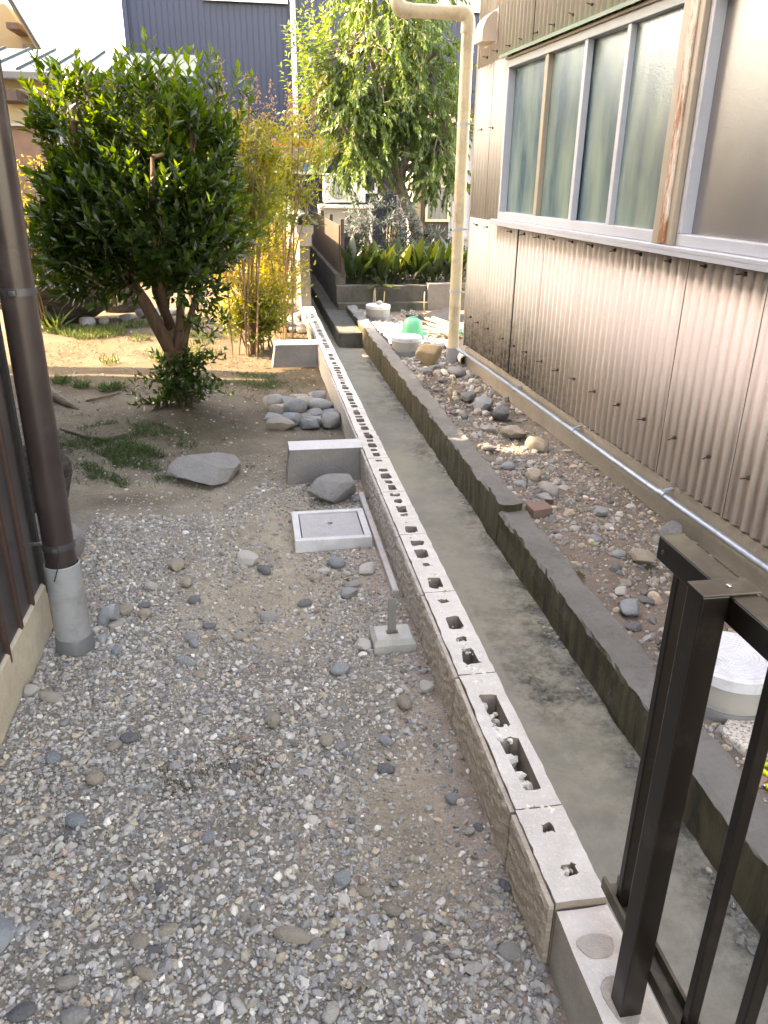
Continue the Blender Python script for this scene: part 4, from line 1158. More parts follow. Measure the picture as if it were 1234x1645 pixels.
left = [
 (-0.02, 3.11, .072, 'd', 'R', 'dark round pebble in the gravel left of the inspection box'),
 (-0.09, 3.21, .113, 'p', 'A', 'pale flat stone beside the dark pebble left of the inspection box'),
 (-0.40, 3.19, .100, 't', 'A', 'tan angular stone in the gravel, leftmost of the pair below the flat slab'),
 (-0.35, 3.02, .069, 't', 'R', 'small tan pebble just below the tan angular stone'),
 (-0.31, 2.87, .056, 'd', 'R', 'small dark pebble in mid gravel below the tan stones'),
 (0.20, 3.02, .060, 'o', 'R', 'orange tan pebble in front of the inspection box'),
 (0.33, 2.86, .094, 'g', 'A', 'knobbly grey brown stone between the inspection box and the footing block'),
 (0.30, 3.13, .084, 'b', 'R', 'bluish oval pebble close in front of the inspection box'),
 (0.43, 3.05, .100, 'p', 'A', 'pale flattish stone near the right front corner of the inspection box'),
 (0.24, 3.08, .066, 'p', 'R', 'white oval pebble among those in front of the inspection box'),
 (0.35, 2.93, .070, 'g', 'R', 'round grey pebble beside the knobbly stone'),
 (0.23, 2.29, .075, 'b', 'R', 'large smooth blue grey pebble left of the wall below the footing block'),
 (0.42, 2.07, .066, 't', 'R', 'tan upright cobble below the footing block'),
 (0.505, 2.14, .064, 'p', 'A', 'pale pinkish rock against the wall beside the tan cobble'),
 (-0.31, 2.43, .089, 'g', 'L', 'long grey green pebble in the middle of the gravel'),
 (-0.26, 2.34, .056, 't', 'R', 'small tan pebble touching the long grey green one'),
 (-0.30, 2.59, .061, 'g', 'R', 'small grey pebble above the long grey green one'),
 (-0.29, 2.55, .05, 'b', 'R', 'small bluish pebble in the group above the long grey green one'),
 (-0.24, 2.67, .055, 'd', 'R', 'dark pebble at the top of the central pebble group'),
 (-0.01, 2.03, .067, 'g', 'A', 'grey angular stone in mid gravel left of the tan cobble'),
 (0.15, 1.93, .058, 't', 'R', 'warm grey round pebble in mid gravel, larger of a touching pair'),
 (0.19, 1.90, .042, 'g', 'R', 'small grey pebble, smaller of the touching pair in mid gravel'),
 (0.31, 1.78, .055, 'd', 'A', 'black angular stone between the mid gravel and the wall'),
 (0.33, 1.90, .048, 'b', 'R', 'flat bluish stone just above the black angular stone'),
 (-0.54, 1.69, .060, 'b', 'R', 'smooth grey pebble at the far left of the lower gravel'),
 (-0.56, 1.64, .038, 'd', 'R', 'little black pebble under the smooth grey one at far left'),
 (-0.73, 2.25, .102, 'g', 'L', 'long olive grey stone beside the beige foundation'),
 (-0.80, 2.29, .06, 'p', 'A', 'small pale stone touching the beige foundation'),
 (-0.52, 1.85, .061, 't', 'R', 'flat tan pebble in the left gravel'),
 (-0.49, 1.99, .050, 'g', 'R', 'round grey pebble below the left downpipe'),
 (-0.45, 2.02, .060, 'd', 'R', 'dark domed pebble below the left downpipe'),
 (-0.33, 1.30, .048, 't', 'R', 'cream tan round pebble in the lower left gravel'),
 (-0.27, 1.32, .050, 't', 'R', 'tan pebble to the right of the cream one in the lower left'),
 (-0.30, 1.275, .046, 'd', 'L', 'black pebble under the cream and tan pair in the lower left'),
 (-0.47, 1.22, .048, 'g', 'R', 'rounded khaki grey pebble at the lower left edge'),
 (-0.31, 1.22, .060, 't', 'L', 'elongated tan pebble near the bottom left'),
 (0.01, 1.26, .090, 't', 'L', 'long tilted taupe pebble in the lower middle gravel'),
 (0.06, 1.235, .040, 'g', 'R', 'small grey pebble at the end of the long taupe one'),
 (0.14, 1.40, .050, 'b', 'A', 'blue grey faceted stone in the lower middle gravel'),
 (0.19, 1.36, .046, 't', 'R', 'brown oval pebble beside the blue grey faceted stone'),
 (0.245, 1.30, .050, 'g', 'R', 'olive oval pebble in the lower middle gravel'),
 (0.49, 1.16, .055, 'g', 'R', 'upright brown grey pebble near the lower end of the wall'),
 (0.47, 1.63, .042, 'g', 'R', 'round grey pebble near the middle of the near wall'),
 (0.40, 1.13, .045, 'p', 'A', 'pale split stone near the lower end of the wall'),
 (0.535, 1.33, .038, 'd', 'R', 'dark stone touching the textured wall face'),
 (0.52, 1.52, .032, 'd', 'R', 'small grey green pebble close under the wall'),
 (-0.44, 1.14, .055, 'g', 'R', 'grey flat pebble cut by the bottom edge of the view'),
 (-0.55, 1.17, .055, 'd', 'R', 'dark rounded pebble in the bottom left corner'),
 (0.08, 1.07, .048, 'p', 'R', 'pale round pebble at the bottom edge'),
 (-0.57, 2.81, .084, 'g', 'R', 'grey oval pebble beside the grey pipe elbow'),
 (-0.50, 2.84, .055, 'd', 'R', 'dark pebble in the cluster beside the grey pipe elbow'),
 (-0.49, 2.77, .060, 't', 'R', 'tan pebble in the cluster beside the grey pipe elbow'),
 (-0.585, 2.70, .060, 'g', 'A', 'grey angular stone in front of the grey pipe elbow'),
 (-0.625, 2.60, .060, 'b', 'A', 'bluish angular stone at the foot of the grey sleeve'),
 (-0.655, 2.66, .045, 'p', 'A', 'pinkish pale chip between the sleeve and the elbow'),
 (-0.56, 2.52, .055, 'b', 'A', 'flat bluish stone right of the sleeve collar'),
 (-0.12, 2.58, .055, 'o', 'R', 'pinkish round pebble in the middle of the gravel'),
 (-0.01, 2.71, .069, 'g', 'A', 'flat grey stone in the gravel left of the footing block'),
 (0.33, 2.43, .085, 'p', 'A', 'whitish flat stone against the left side of the footing block'),
 (-0.66, 1.95, .055, 'b', 'R', 'flat blue stone at the left edge of the gravel'),
 (-0.13, 1.85, .037, 'd', 'R', 'small dark stone among the brown moss'),
 (-0.30, 1.44, .034, 'd', 'R', 'tiny black pebble in the lower left gravel'),
 (-0.19, 1.58, .042, 'b', 'R', 'bluish pebble in the lower gravel under the moss patch'),
 (-0.68, 1.58, .047, 'p', 'A', 'whitish angular stone near the left edge'),
 (0.14, 2.81, .061, 'g', 'R', 'small grey pebble in the middle of the upper gravel'),
 (-0.50, 3.0, .06, 'p', 'A', 'white chip below the large flat slab'),
]
mm = {'d': 'cobble_dark', 'p': 'cobble_pale', 't': 'cobble_tan', 'g': 'cobble', 'b': 'cobble_blue', 'o': 'cobble_tan'}
for (x, y, w, c, sh, lb) in left:
    stone({'R': ROUND, 'A': ANG, 'L': LONG}[sh], x, y, w * 1.05, mm[c], lb, GL)
GR = 'stones along the right bank'
right = [
 (1.73, 5.00, .22, 'g', 'A', 'squarish brown grey rock on the right bank, second from the conduit clamp'),
 (1.79, 5.47, .17, 'd', 'A', 'dark pointed rock highest of the row on the right bank'),
 (1.81, 4.74, .18, 't', 'A', 'big rounded tan cobble next to the squarish rock on the right bank'),
 (1.59, 4.15, .155, 't', 'A', 'rounded tan rock midway along the right bank'),
 (1.60, 3.92, .14, 'g', 'R', 'flat grey cobble below the rounded tan rock'),
 (1.53, 3.80, .12, 'g', 'A', 'knobbly grey rock beside the flat cobble on the right bank'),
 (1.66, 4.02, .07, 'p', 'R', 'small pale cobble beside the rounded tan rock'),
 (1.47, 4.05, .08, 'b', 'R', 'small bluish cobble left of the rounded tan rock'),
 (1.79, 6.84, .21, 'g', 'R', 'round dark grey boulder at the foot of the cream downpipe'),
 (1.74, 3.05, .155, 't', 'A', 'blocky cream rock behind the end of the railing'),
 (1.45, 2.59, .13, 'b', 'A', 'blue grey angular rock on the right bank near the railing'),
 (1.58, 2.67, .07, 'd', 'A', 'small dark square stone beside the blue grey angular rock'),
 (1.42, 2.47, .08, 'd', 'A', 'dark flat stone below the blue grey angular rock'),
 (1.60, 3.28, .09, 'b', 'A', 'blue grey stone on the right bank above the cream rock'),
 (1.66, 3.13, .078, 'b', 'R', 'small blue pebble touching the cream rock'),
 (1.58, 2.98, .07, 'd', 'A', 'dark blue stone left of the cream rock'),
 (1.56, 2.84, .065, 't', 'R', 'little tan pebble below the cream rock'),
 (1.50, 2.76, .08, 'p', 'A', 'pale angular stone on the right bank'),
 (2.02, 3.30, .15, 'd', 'A', 'dark slate slab under the conduit'),
 (1.84, 2.81, .11, 'b', 'A', 'bluish flat stone near the conduit behind the top rail'),
 (1.47, 2.30, .07, 'd', 'A', 'dark wedge stone beside the moss tuft'),
 (1.66, 5.94, .19, 'd', 'A', 'flat dark slab leaning near the downpipe foot'),
 (1.72, 5.72, .18, 'b', 'A', 'flat bluish slab behind the dark pointed rock'),
 (1.50, 5.45, .13, 'd', 'L', 'long dark splinter of rock by the upper retaining wall'),
 (1.60, 5.15, .12, 'g', 'A', 'flat grey stone left of the squarish rock'),
 (1.48, 4.72, .12, 'd', 'A', 'dark slab next to the upper retaining wall'),
 (1.50, 4.35, .10, 'b', 'R', 'bluish cobble next to the upper retaining wall'),
 (1.68, 4.45, .08, 'p', 'A', 'pale chip on the right bank above the tan rock'),
 (1.78, 3.62, .09, 'b', 'A', 'bluish stone on the open right bank'),
 (1.63, 7.02, .13, 'd', 'A', 'dark chunk of rubble left of the downpipe boulder'),
 (1.50, 6.75, .11, 'd', 'A', 'dark rubble stone beside the sunlit rock'),
 (1.58, 6.5, .11, 'g', 'A', 'grey rubble stone above the straw stake'),
 (1.47, 6.2, .09, 'd', 'R', 'dark rubble cobble close to the upper retaining wall'),
]
for (x, y, w, c, sh, lb) in right:
    stone({'R': ROUND, 'A': ANG, 'L': LONG}[sh], x, y, w, mm[c], lb, GR, zs=1.15 if w > 0.12 else 1.0)
stone([pebble_mesh(300, ICO4, (0.5, 0.42, 0.48), 0.14, 0.9)], 1.61, 7.18, 0.27, 'brown_rock', 'golden brown block of rock with a sunlit top beside the cream downpipe', GR, 0.6, 'rock')
stone([pebble_mesh(302, ICO4, (0.5, 0.4, 0.12), 0.14, 0.8)], 1.56, 10.0 - 0.1, 0.001, 'cobble_pale', 'x', GR) if False else None
wst = stone([pebble_mesh(303, ICO3, (0.5, 0.35, 0.3), 0.16, 0.7)], 1.53, 9.82, 0.095, 'cobble_pale', 'white stone lying on the lid of the farthest drain basin', None, 0.4, 'rock'); wst.location.z = 0.152
MBk = MB().box(-0.055, 0.055, -0.05, 0.05, 0.0, 0.06, 0.004)
o = MBk.build('brick', concrete('brick_red', (0.24, 0.15, 0.12, 1), (0.18, 0.12, 0.1, 1), 0.006), None, loc=(1.425, 3.60, -0.03)); o.rotation_euler = (0.05, -0.05, 0.12)
tag(o, 'broken reddish brick lying at the step of the retaining wall', 'brick')
# large pieces in the yard
stone([pebble_mesh(310, ICO4, (0.5, 0.44, 0.19), 0.05, 1.0)], -0.33, 4.33, 0.46, 'slab_rock', 'large flat grey slab of rock lying between lawn and gravel', None, 0.25, 'flat_rock', 0.1, 'rock', 1.0)
stone([pebble_mesh(311, ICO4, (0.5, 0.36, 0.28), 0.10, 0.8)], 0.37, 3.90, 0.29, 'slab_rock', 'rounded grey rock in front of the nearer buttress', None, 0.1, 'rock', 0.1, 'rock', 1.0)
stone(ROUND, 0.505, 3.88, 0.095, 'cobble_blue', 'small grey cobble tucked against the rounded rock by the wall', None, 0.5)
stone([pebble_mesh(320, ICO4, (0.5, 0.36, 0.40), 0.30, 0.95)], -2.05, 9.55, 1.75, 'boulder', 'huge mossy brown boulder at the back left of the garden', None, 0.15, 'boulder', 0.2, 'boulder', 1.0)
stone([pebble_mesh(321, ICO3, (0.5, 0.3, 0.25), 0.13, 0.8)], -1.62, 10.25, 0.55, 'boulder', 'smaller dark rock to the right of the huge boulder', None, 0.2, 'rock')
stone([pebble_mesh(322, ICO3, (0.45, 0.36, 0.62), 0.12, 0.7)], -1.10, 3.85, 0.36, 'boulder', 'upright brown rock standing behind the brown downpipe', None, 0.5, 'rock')
stone([pebble_mesh(323, ICO3, (0.5, 0.36, 0.62), 0.1, 0.5)], -0.90, 3.25, 0.24, 'slab_rock', 'pale rounded rock half hidden behind the brown downpipe', None, 0.2, 'rock')
stone([pebble_mesh(324, ICO3, (0.5, 0.4, 0.5), 0.1, 0.6)], -0.845, 2.83, 0.14, 'cobble_red', 'reddish pale rock between the foundation corner and the grey sleeve', None, 0.2, 'rock')
stone([pebble_mesh(325, ICO4, (0.5, 0.42, 0.16), 0.13, 0.85)], -0.71, 1.335, 0.21, 'cobble_blue', 'large grey green rock cut off by the left edge of the view', None, 0.9, 'rock')
rs = np.random.RandomState(8)
heapA = [(0.10, 5.66), (0.20, 5.74), (0.16, 5.50), (0.27, 5.62), (0.37, 5.70), (0.46, 5.62), (0.49, 5.46), (0.38, 5.45), (0.29, 5.36), (0.20, 5.26), (0.10, 5.36), (0.40, 5.28), (0.48, 5.20), (0.30, 5.80), (0.44, 5.84), (0.33, 5.18), (0.50, 5.75), (0.13, 5.18)]
for (x, y) in heapA:
    o = stone(ROUND[:3] + LONG[:1] + ANG + ANG, x, y, rs.uniform(0.12, 0.22), R.choice(['cobble', 'cobble', 'cobble_blue', 'cobble']), 'smooth grey cobble in the heap between the two buttresses', 'cobbles heaped between the buttresses', R.uniform(-0.5, 0.9))
for (x, y, z) in [(0.30, 5.55, 0.055), (0.42, 5.52, 0.05), (0.24, 5.42, 0.05)]:
    o = stone(ROUND, x, y, 0.2, 'cobble', 'smooth grey cobble in the heap between the two buttresses', 'cobbles heaped between the buttresses', R.uniform(-0.5, 0.9)); o.location.z += z
for (x, y) in [(0.24, 9.5), (0.36, 9.6), (0.46, 9.45), (0.40, 9.2), (0.48, 9.0), (0.30, 9.25), (0.50, 8.75), (0.42, 8.85), (0.20, 9.2), (0.33, 8.9), (0.50, 9.65), (0.26, 9.75)]:
    o = stone(ROUND + ANG[:3], x, y, rs.uniform(0.16, 0.28), R.choice(['cobble', 'cobble_dark', 'cobble_blue']), 'grey cobble piled against the wall beyond the farther buttress', 'cobbles piled beyond the farther buttress', R.uniform(0, 3))
for (x, y) in [(-1.7, 9.35), (-1.45, 9.5), (-1.3, 9.7), (-1.85, 9.15), (-1.15, 9.6), (-1.0, 9.9)]:
    stone(ANG, x, y, rs.uniform(0.16, 0.3), 'cobble', 'small rough rock at the foot of the huge boulder', 'small rocks at the foot of the boulder', R.uniform(0, 3))
# granite slab
an = np.linspace(0, 2 * math.pi, 41)[:-1]
rr = [0.135 * (1 + 0.05 * math.sin(3 * a + 1) + 0.03 * math.sin(7 * a)) for a in an]
mb = MB()
top = [(r * 1.05 * math.cos(a), r * 0.72 * math.sin(a), 0.035) for r, a in zip(rr, an)]
mid = [(x * 1.03, y * 1.03, 0.025) for x, y, z in top]; bot = [(x * 0.98, y * 0.98, -0.02) for x, y, z in top]
nn = len(top); mb.v = top + mid + bot
mb.f = [tuple(range(nn))] + [(i, nn + i, nn + (i + 1) % nn, (i + 1) % nn) for i in range(nn)] + [(nn + i, 2 * nn + i, 2 * nn + (i + 1) % nn, nn + (i + 1) % nn) for i in range(nn)]
o = mb.build('granite_slab', M['granite'], None, True, auto=50, loc=(1.535, 1.765, -0.03)); tag(o, 'round speckled granite slab in front of the near drain basin', 'stone slab')

# ------------------------------------------------------------------ gravel
rs = np.random.RandomState(17)
def yard_points(n, ymax=4.7, ymin=0.55):
    x = rs.uniform(-0.86, 0.552, n); y = ymin + (ymax - ymin) * rs.uniform(0, 1, n) ** 1.25
    return x, y
def keep_yard(x, y):
    k = ~((x > 0.118) & (x < 0.502) & (y > 3.29) & (y < 3.665))
    k &= ~((x > 0.36) & (x < 0.525) & (y > 2.37) & (y < 2.505))
    k &= ~((x < HX + 0.018) & (y < HY))
    k &= ~(np.hypot(x + 0.712, y - 2.57) < 0.068)
    k &= ~((x > 0.12) & (y > 4.13))
    edge_y = 4.05 + 0.2 * np.sin(3 * x) + 0.25 * wave(x, y, 5, 2)
    k &= (y < edge_y) | (rs.uniform(0, 1, len(x)) < 0.12)
    return k
parts = []
GW = [6, 5, 5, 3.0, 1.1, 0.4, 1.8, 2.0, 2.8, 0.35, 1.6]
def place(n, smin, smax, pexp, dens, weights, proto=ICO1, jit=0.25, flat=(0.4, 0.8), tilt=0.45):
    x, y = yard_points(n)
    d = np.clip(0.84 - 0.45 * wave(x, y, 3.2, 21) + 0.25 * wave(x, y, 9, 33), 0.12, 1)
    d = d * (1 - 0.75 * np.exp(-((x - 0.54) / 0.06) ** 2) * (y > 1.6))
    d *= 1 - 0.85 * np.exp(-(((x + 0.1) / 0.22) ** 2 + ((y - 3.52) / 0.16) ** 2)) - 0.0
    k = keep_yard(x, y) & (rs.uniform(0, 1, n) < dens[0] + dens[1] * d)
    x, y = x[k], y[k]; m = len(x)
    s = smin + (smax - smin) * rs.uniform(0, 1, m) ** pexp
    P = np.stack([x, y, G(x, y)], -1)
    parts.append(scatter(P, s, weights, rs, tilt, 0.35, proto, jit, flat))
place(40000, 0.0026, 0.0056, 1.5, (0.35, 0.65), [4, 3.5, 4, 3, 1, 0.3, 1.8, 4, 5, 0.5, 1])
place(40000, 0.0045, 0.0110, 1.9, (0.10, 0.9), GW, ICO1, 0.3, (0.35, 0.8), 0.6)
place(6500, 0.009, 0.017, 2.2, (0.04, 0.8), GW, ICO1, 0.3, (0.35, 0.8), 0.5)
place(500, 0.012, 0.018, 2.0, (0.15, 0.7), GW, ICO2, 0.07, (0.45, 0.75), 0.2)
scatter_obj('gravel', parts, 'mixed grey crushed gravel covering the yard floor')
# bits in the garden soil
parts = []
n = 4200
x = rs.uniform(-1.9, 0.55, n); y = rs.uniform(4.0, 9.3, n)
k = ~((x > 0.1) & (((y > 4.13) & (y < 4.4)) | ((y > 7.1) & (y < 7.5)))) & (np.hypot(x + 0.6, y - 5.72) > 0.12) & (rs.uniform(0, 1, n) < np.where(y < 6, 0.8, 0.35))
x, y = x[k], y[k]; s = 0.003 + 0.011 * rs.uniform(0, 1, len(x)) ** 3
parts.append(scatter(np.stack([x, y, G(x, y)], -1), s, [3, 3, 1, .5, .1, .05, 3, 3, 5, .6, 1], rs, 0.4, 0.4))
scatter_obj('soil_pebbles', parts, 'small chips and pebbles scattered on the garden soil')
# rubble of the right bank
parts = []
def rb(n, y0, y1, smin, smax, pexp, w):
    x = rs.uniform(1.36, 2.12, n); y = rs.uniform(y0, y1, n)
    wallx = 1.967 + (7.254 - y) * math.tan(TH) - 0.01
    k = (x < np.where(y < 7.25, wallx, 3.0)) & (np.hypot(x - 1.52, y - 1.985) > 0.16) & (np.hypot(x - 1.49, y - 7.74) > 0.155) & (np.hypot(x - 1.898, y - 7.45) > 0.07)
    k &= rs.uniform(0, 1, n) < np.clip(0.55 + 0.5 * wave(x, y, 5, 51) + 0.25 * sstep(1.9, 1.5, x), 0.05, 1)
    x, y = x[k], y[k]; s = smin + (smax - smin) * rs.uniform(0, 1, len(x)) ** pexp
    parts.append(scatter(np.stack([x, y, G(x, y)], -1), s, w, rs, 0.4, 0.35))
RW = [2.4, 4, 1.2, 0.6, 0.25, 0.1, 3.6, 1.2, 3.4, 1.2, 2.4]
rb(9000, 1.2, 6.0, 0.003, 0.010, 2, RW); rb(4200, 1.2, 7.6, 0.008, 0.022, 2.2, RW); rb(420, 1.5, 7.6, 0.02, 0.038, 1.8, RW); rb(1500, 5.5, 10.6, 0.015, 0.05, 2.0, RW); rb(1600, 6.0, 10.6, 0.006, 0.02, 1.6, RW)
scatter_obj('bank_rubble', parts, 'brownish broken stones and chips covering the right bank')
# debris on channel edges
parts = []
n = 2600
y = rs.uniform(0.9, 9, n); x = np.where(rs.uniform(0, 1, n) < 0.8, 1.205 - np.abs(rs.normal(0, 0.022, n)), 0.69 + np.abs(rs.normal(0, 0.012, n)))
k = wave(x, y, 9, 77) > 0.25
x, y = x[k], y[k]
parts.append(scatter(np.stack([x, y, np.full(len(x), CH_Z)], -1), 0.003 + 0.014 * rs.uniform(0, 1, len(x)) ** 2.5, [0, 0.6, 0, 0, 0, 0, 8, 0, 1.0, 0, 0], rs, 0.4, 0.45))
scatter_obj('channel_debris', parts, 'dark silt crumbs and leaf bits along the edges of the channel')
# pebbles on the white sheet
parts = []
n = 130
P = np.stack([rs.normal(1.58, 0.09, n), rs.normal(8.85, 0.17, n), np.full(n, 0.0)], -1)
parts.append(scatter(P, rs.uniform(0.010, 0.022, n), [3, 3, 1, 1, 1, 0, 5, 1, 1, 0, 1], rs))
scatter_obj('sheet_pebbles', parts, 'dark pebbles gathered on the crumpled white sheet')

# ------------------------------------------------------------------ foliage helpers
def nrm(a):
    return a / np.maximum(np.linalg.norm(a, axis=-1, keepdims=True), 1e-9)
def leaves_mesh(name, P, D, N_, L, Wd, var, mat, parent=None, fold=0.12, curl=0.1, label=None, stuff=True):
    n = len(P); D = nrm(D); S = nrm(np.cross(D, N_)); N2 = np.cross(S, D)
    L = np.asarray(L).reshape(-1, 1); Wd = np.asarray(Wd).reshape(-1, 1)
    b = P; m = P + D * L * 0.48 - N2 * L * 0.01; t = P + D * L - N2 * L * curl
    l = P + D * L * 0.45 - S * Wd * 0.5 + N2 * Wd * fold; r = P + D * L * 0.45 + S * Wd * 0.5 + N2 * Wd * fold
    V = np.stack([b, r, t, l, m], 1).reshape(-1, 3)
    i = np.arange(n) * 5
    F = np.concatenate([np.stack([i, i + 1, i + 2, i + 4], -1), np.stack([i, i + 4, i + 2, i + 3], -1)])
    o = mesh_np(name, V, F, mat, parent, False, {'var': ('FLOAT', np.repeat(np.clip(var, 0, 1), 5))})
    if stuff: o['kind'] = 'stuff'
    if label: o['label'] = label
    return o
def shoots(B, D, L, nl, rs, spread=0.9, start=0.15, ll=(0.06, 0.09), lw=0.4, upb=0.25):
    """leaves arranged along shoots. B base (n,3), D direction, L length"""
    n = len(B)
    t = start + (1 - start) * (np.arange(nl)[None] + rs.uniform(0, 1, (n, nl))) / nl
    P = B[:, None, :] + D[:, None, :] * (L[:, None] * t)[..., None]
    a = np.arange(nl)[None] * 2.4 + rs.uniform(0, 6.28, (n, 1)) + rs.normal(0, 0.3, (n, nl))
    ref = np.where(np.abs(D[:, 2:3]) < 0.9, np.array([[0, 0, 1.0]]), np.array([[1.0, 0, 0]]))
    A = nrm(np.cross(D, ref)); Bv = np.cross(D, A)
    side = A[:, None] * np.cos(a)[..., None] + Bv[:, None] * np.sin(a)[..., None]
    w = spread * (1.15 - 0.75 * t)[..., None]
    LD = nrm(D[:, None] * (1 - 0.4 * w) + side * w + np.array([0, 0, upb]))
    NN = nrm(D[:, None] * 0.8 - side * 0.4 + np.array([0, 0, 0.5]) + rs.normal(0, 0.25, LD.shape))
    ln = rs.uniform(ll[0], ll[1], (n, nl)) * (1 - 0.3 * t ** 3)
    return P.reshape(-1, 3), LD.reshape(-1, 3), NN.reshape(-1, 3), ln.ravel(), ln.ravel() * lw, t.ravel()

# ------------------------------------------------------------------ camellia (left tree)
rs = np.random.RandomState(23)
ct = empty('camellia_tree', (-0.6, 5.7, 0.05), 0, 'dense dark green evergreen tree with several trunks standing in the left garden', 'tree')
tr = MB()
tr.tube([(-0.60, 5.70, -0.05), (-0.60, 5.70, 0.12), (-0.595, 5.70, 0.30), (-0.585, 5.70, 0.46)], [0.10, 0.072, 0.062, 0.068], 12)
limbs = [
 [(-0.59, 5.70, 0.42), (-0.66, 5.69, 0.60), (-0.75, 5.67, 0.80), (-0.83, 5.64, 0.97), (-0.95, 5.62, 1.22), (-1.02, 5.60, 1.55), (-1.05, 5.6, 1.9)],
 [(-0.58, 5.70, 0.44), (-0.60, 5.74, 0.62), (-0.66, 5.80, 0.85), (-0.68, 5.86, 1.2), (-0.72, 5.9, 1.6), (-0.70, 5.95, 2.0)],
 [(-0.575, 5.70, 0.42), (-0.53, 5.68, 0.60), (-0.51, 5.67, 0.85), (-0.48, 5.62, 1.15), (-0.38, 5.6, 1.55), (-0.30, 5.6, 1.95)],
 [(-0.55, 5.72, 0.30), (-0.50, 5.74, 0.55), (-0.42, 5.78, 0.8), (-0.3, 5.8, 1.1), (-0.2, 5.8, 1.45), (-0.16, 5.8, 1.75)],
 [(-0.62, 5.74, 0.75), (-0.60, 5.9, 1.0), (-0.5, 6.2, 1.35), (-0.5, 6.35, 1.7)],
 [(-0.60, 5.70, 0.62), (-0.62, 5.5, 0.95), (-0.6, 5.25, 1.3), (-0.55, 5.2, 1.7)],
]
lrad = [(0.055, 0.018), (0.045, 0.015), (0.036, 0.014), (0.028, 0.012), (0.03, 0.012), (0.03, 0.012)]
nodes = []
for li, (pts, (r0, r1)) in enumerate(zip(limbs, lrad)):
    m = len(pts)
    rr_ = [r0 + (r1 - r0) * i / (m - 1) for i in range(m)]
    tr.tube([(p[0] + rs.normal(0, 0.008), p[1] + rs.normal(0, 0.01), p[2]) for p in pts], rr_, 10)
    for i in range(2, m): nodes.append(pts[i])
for a in np.linspace(0, 6.28, 9)[:-1]:
    l = rs.uniform(0.22, 0.38); a += rs.normal(0, 0.25)
    xx, yy = -0.6 + l * math.cos(a), 5.7 + l * math.sin(a)
    tr.tube([(-0.6, 5.7, 0.13), (-0.6 + l * 0.4 * math.cos(a + 0.2), 5.7 + l * 0.4 * math.sin(a + 0.2), float(G(-0.6 + l * .4 * math.cos(a), 5.7 + l * .4 * math.sin(a))) + 0.02), (xx, yy, float(G(xx, yy)) - 0.02)], [0.034, 0.02, 0.006], 7)
local(tr.build('trunk', M['bark_red'], None, True), ct)
nodes = np.array(nodes)
# crown volume: list of overlapping lumps (centre, radii)
lumpsC = [((-0.70, 5.75, 1.30), (0.56, 0.60, 0.42)), ((-1.05, 5.65, 1.22), (0.24, 0.40, 0.33)), ((-1.04, 5.65, 1.78), (0.17, 0.30, 0.36)), ((-0.36, 5.75, 1.62), (0.24, 0.42, 0.34)), ((-0.62, 5.8, 1.75), (0.40, 0.45, 0.34)), ((-0.42, 5.7, 1.12), (0.28, 0.42, 0.26)), ((-0.66, 5.45, 1.30), (0.50, 0.32, 0.40)), ((-0.98, 5.7, 1.02), (0.36, 0.4, 0.2))]
vol = np.array([np.prod(l[1]) ** 0.8 for l in lumpsC]); vol /= vol.sum()
ns = 1500
li = rs.choice(len(lumpsC), ns, p=vol)
u = nrm(rs.normal(0, 1, (ns, 3))) * (rs.uniform(0.25, 1, (ns, 1)) ** 0.4)
cen = np.array([l[0] for l in lumpsC])[li]; rdd = np.array([l[1] for l in lumpsC])[li]
B = cen + u * rdd
keep = (B[:, 2] > 0.86) & (np.sin(7.3 * B[:, 0] + 1.1) * np.sin(6.1 * B[:, 1] + 4.0 * B[:, 2]) * np.sin(7.9 * B[:, 2] + 0.6) > -0.33)
B = B[keep]; u = u[keep]
# spiky leaders on top
lead = np.array([(-1.18, 5.6, 1.98), (-1.12, 5.6, 2.0), (-1.05, 5.7, 1.98), (-0.98, 5.6, 2.05), (-0.80, 5.7, 2.02), (-0.58, 5.7, 2.12), (-0.62, 5.65, 2.05), (-0.48, 5.7, 2.08), (-0.36, 5.7, 2.06), (-0.25, 5.6, 2.07), (-0.16, 5.7, 2.08), (-0.10, 5.7, 2.0), (-0.4, 5.8, 2.05), (0.02, 5.7, 1.95), (-0.7, 5.8, 1.98), (-1.22, 5.6, 1.85), (-1.18, 5.6, 1.7), (-1.24, 5.6, 1.75), (-0.05, 5.75, 1.85), (-0.13, 5.75, 1.92), (-1.16, 5.6, 1.95), (-1.08, 5.62, 1.92), (-1.02, 5.6, 2.0), (-0.60, 5.7, 2.05), (-0.55, 5.7, 2.0), (-0.2, 5.7, 2.0), (-0.28, 5.7, 2.02), (-0.45, 5.7, 2.0)])
B = np.concatenate([B, lead]); u = np.concatenate([u, np.tile([0, 0, 1.0], (len(lead), 1))])
cg = np.array([-0.6, 5.7, 0.9])
D = nrm(nrm(B - cg) * 0.6 + u * 0.45 + np.array([0, 0, 0.45]) + rs.normal(0, 0.22, B.shape))
D[-len(lead):] = nrm(np.array([0, 0, 1.0]) + rs.normal(0, 0.16, (len(lead), 3)) + 0.3 * (lead - cg) * np.array([1, 0.3, 0]))
Ls = rs.uniform(0.13, 0.24, len(B)); Ls[-len(lead):] = rs.uniform(0.2, 0.3, len(lead))
P, LD, NN, ln, lw_, t = shoots(B, D, Ls, 11, rs, 0.95, 0.05, (0.07, 0.115), 0.42, 0.12)
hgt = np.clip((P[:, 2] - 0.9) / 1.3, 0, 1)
var = np.clip(0.12 + 0.30 * t + 0.42 * hgt ** 1.5 + rs.normal(0, 0.19, len(P)) + 0.10 * np.sin(9 * P[:, 0]) * np.sin(8 * P[:, 2]), 0, 1)  # leaves lighter and yellower towards the top: sunlight put into the colour
local(leaves_mesh('crown', P, LD, NN, ln, lw_, var, M['leaf_camellia'], None, 0.10, 0.12), ct)
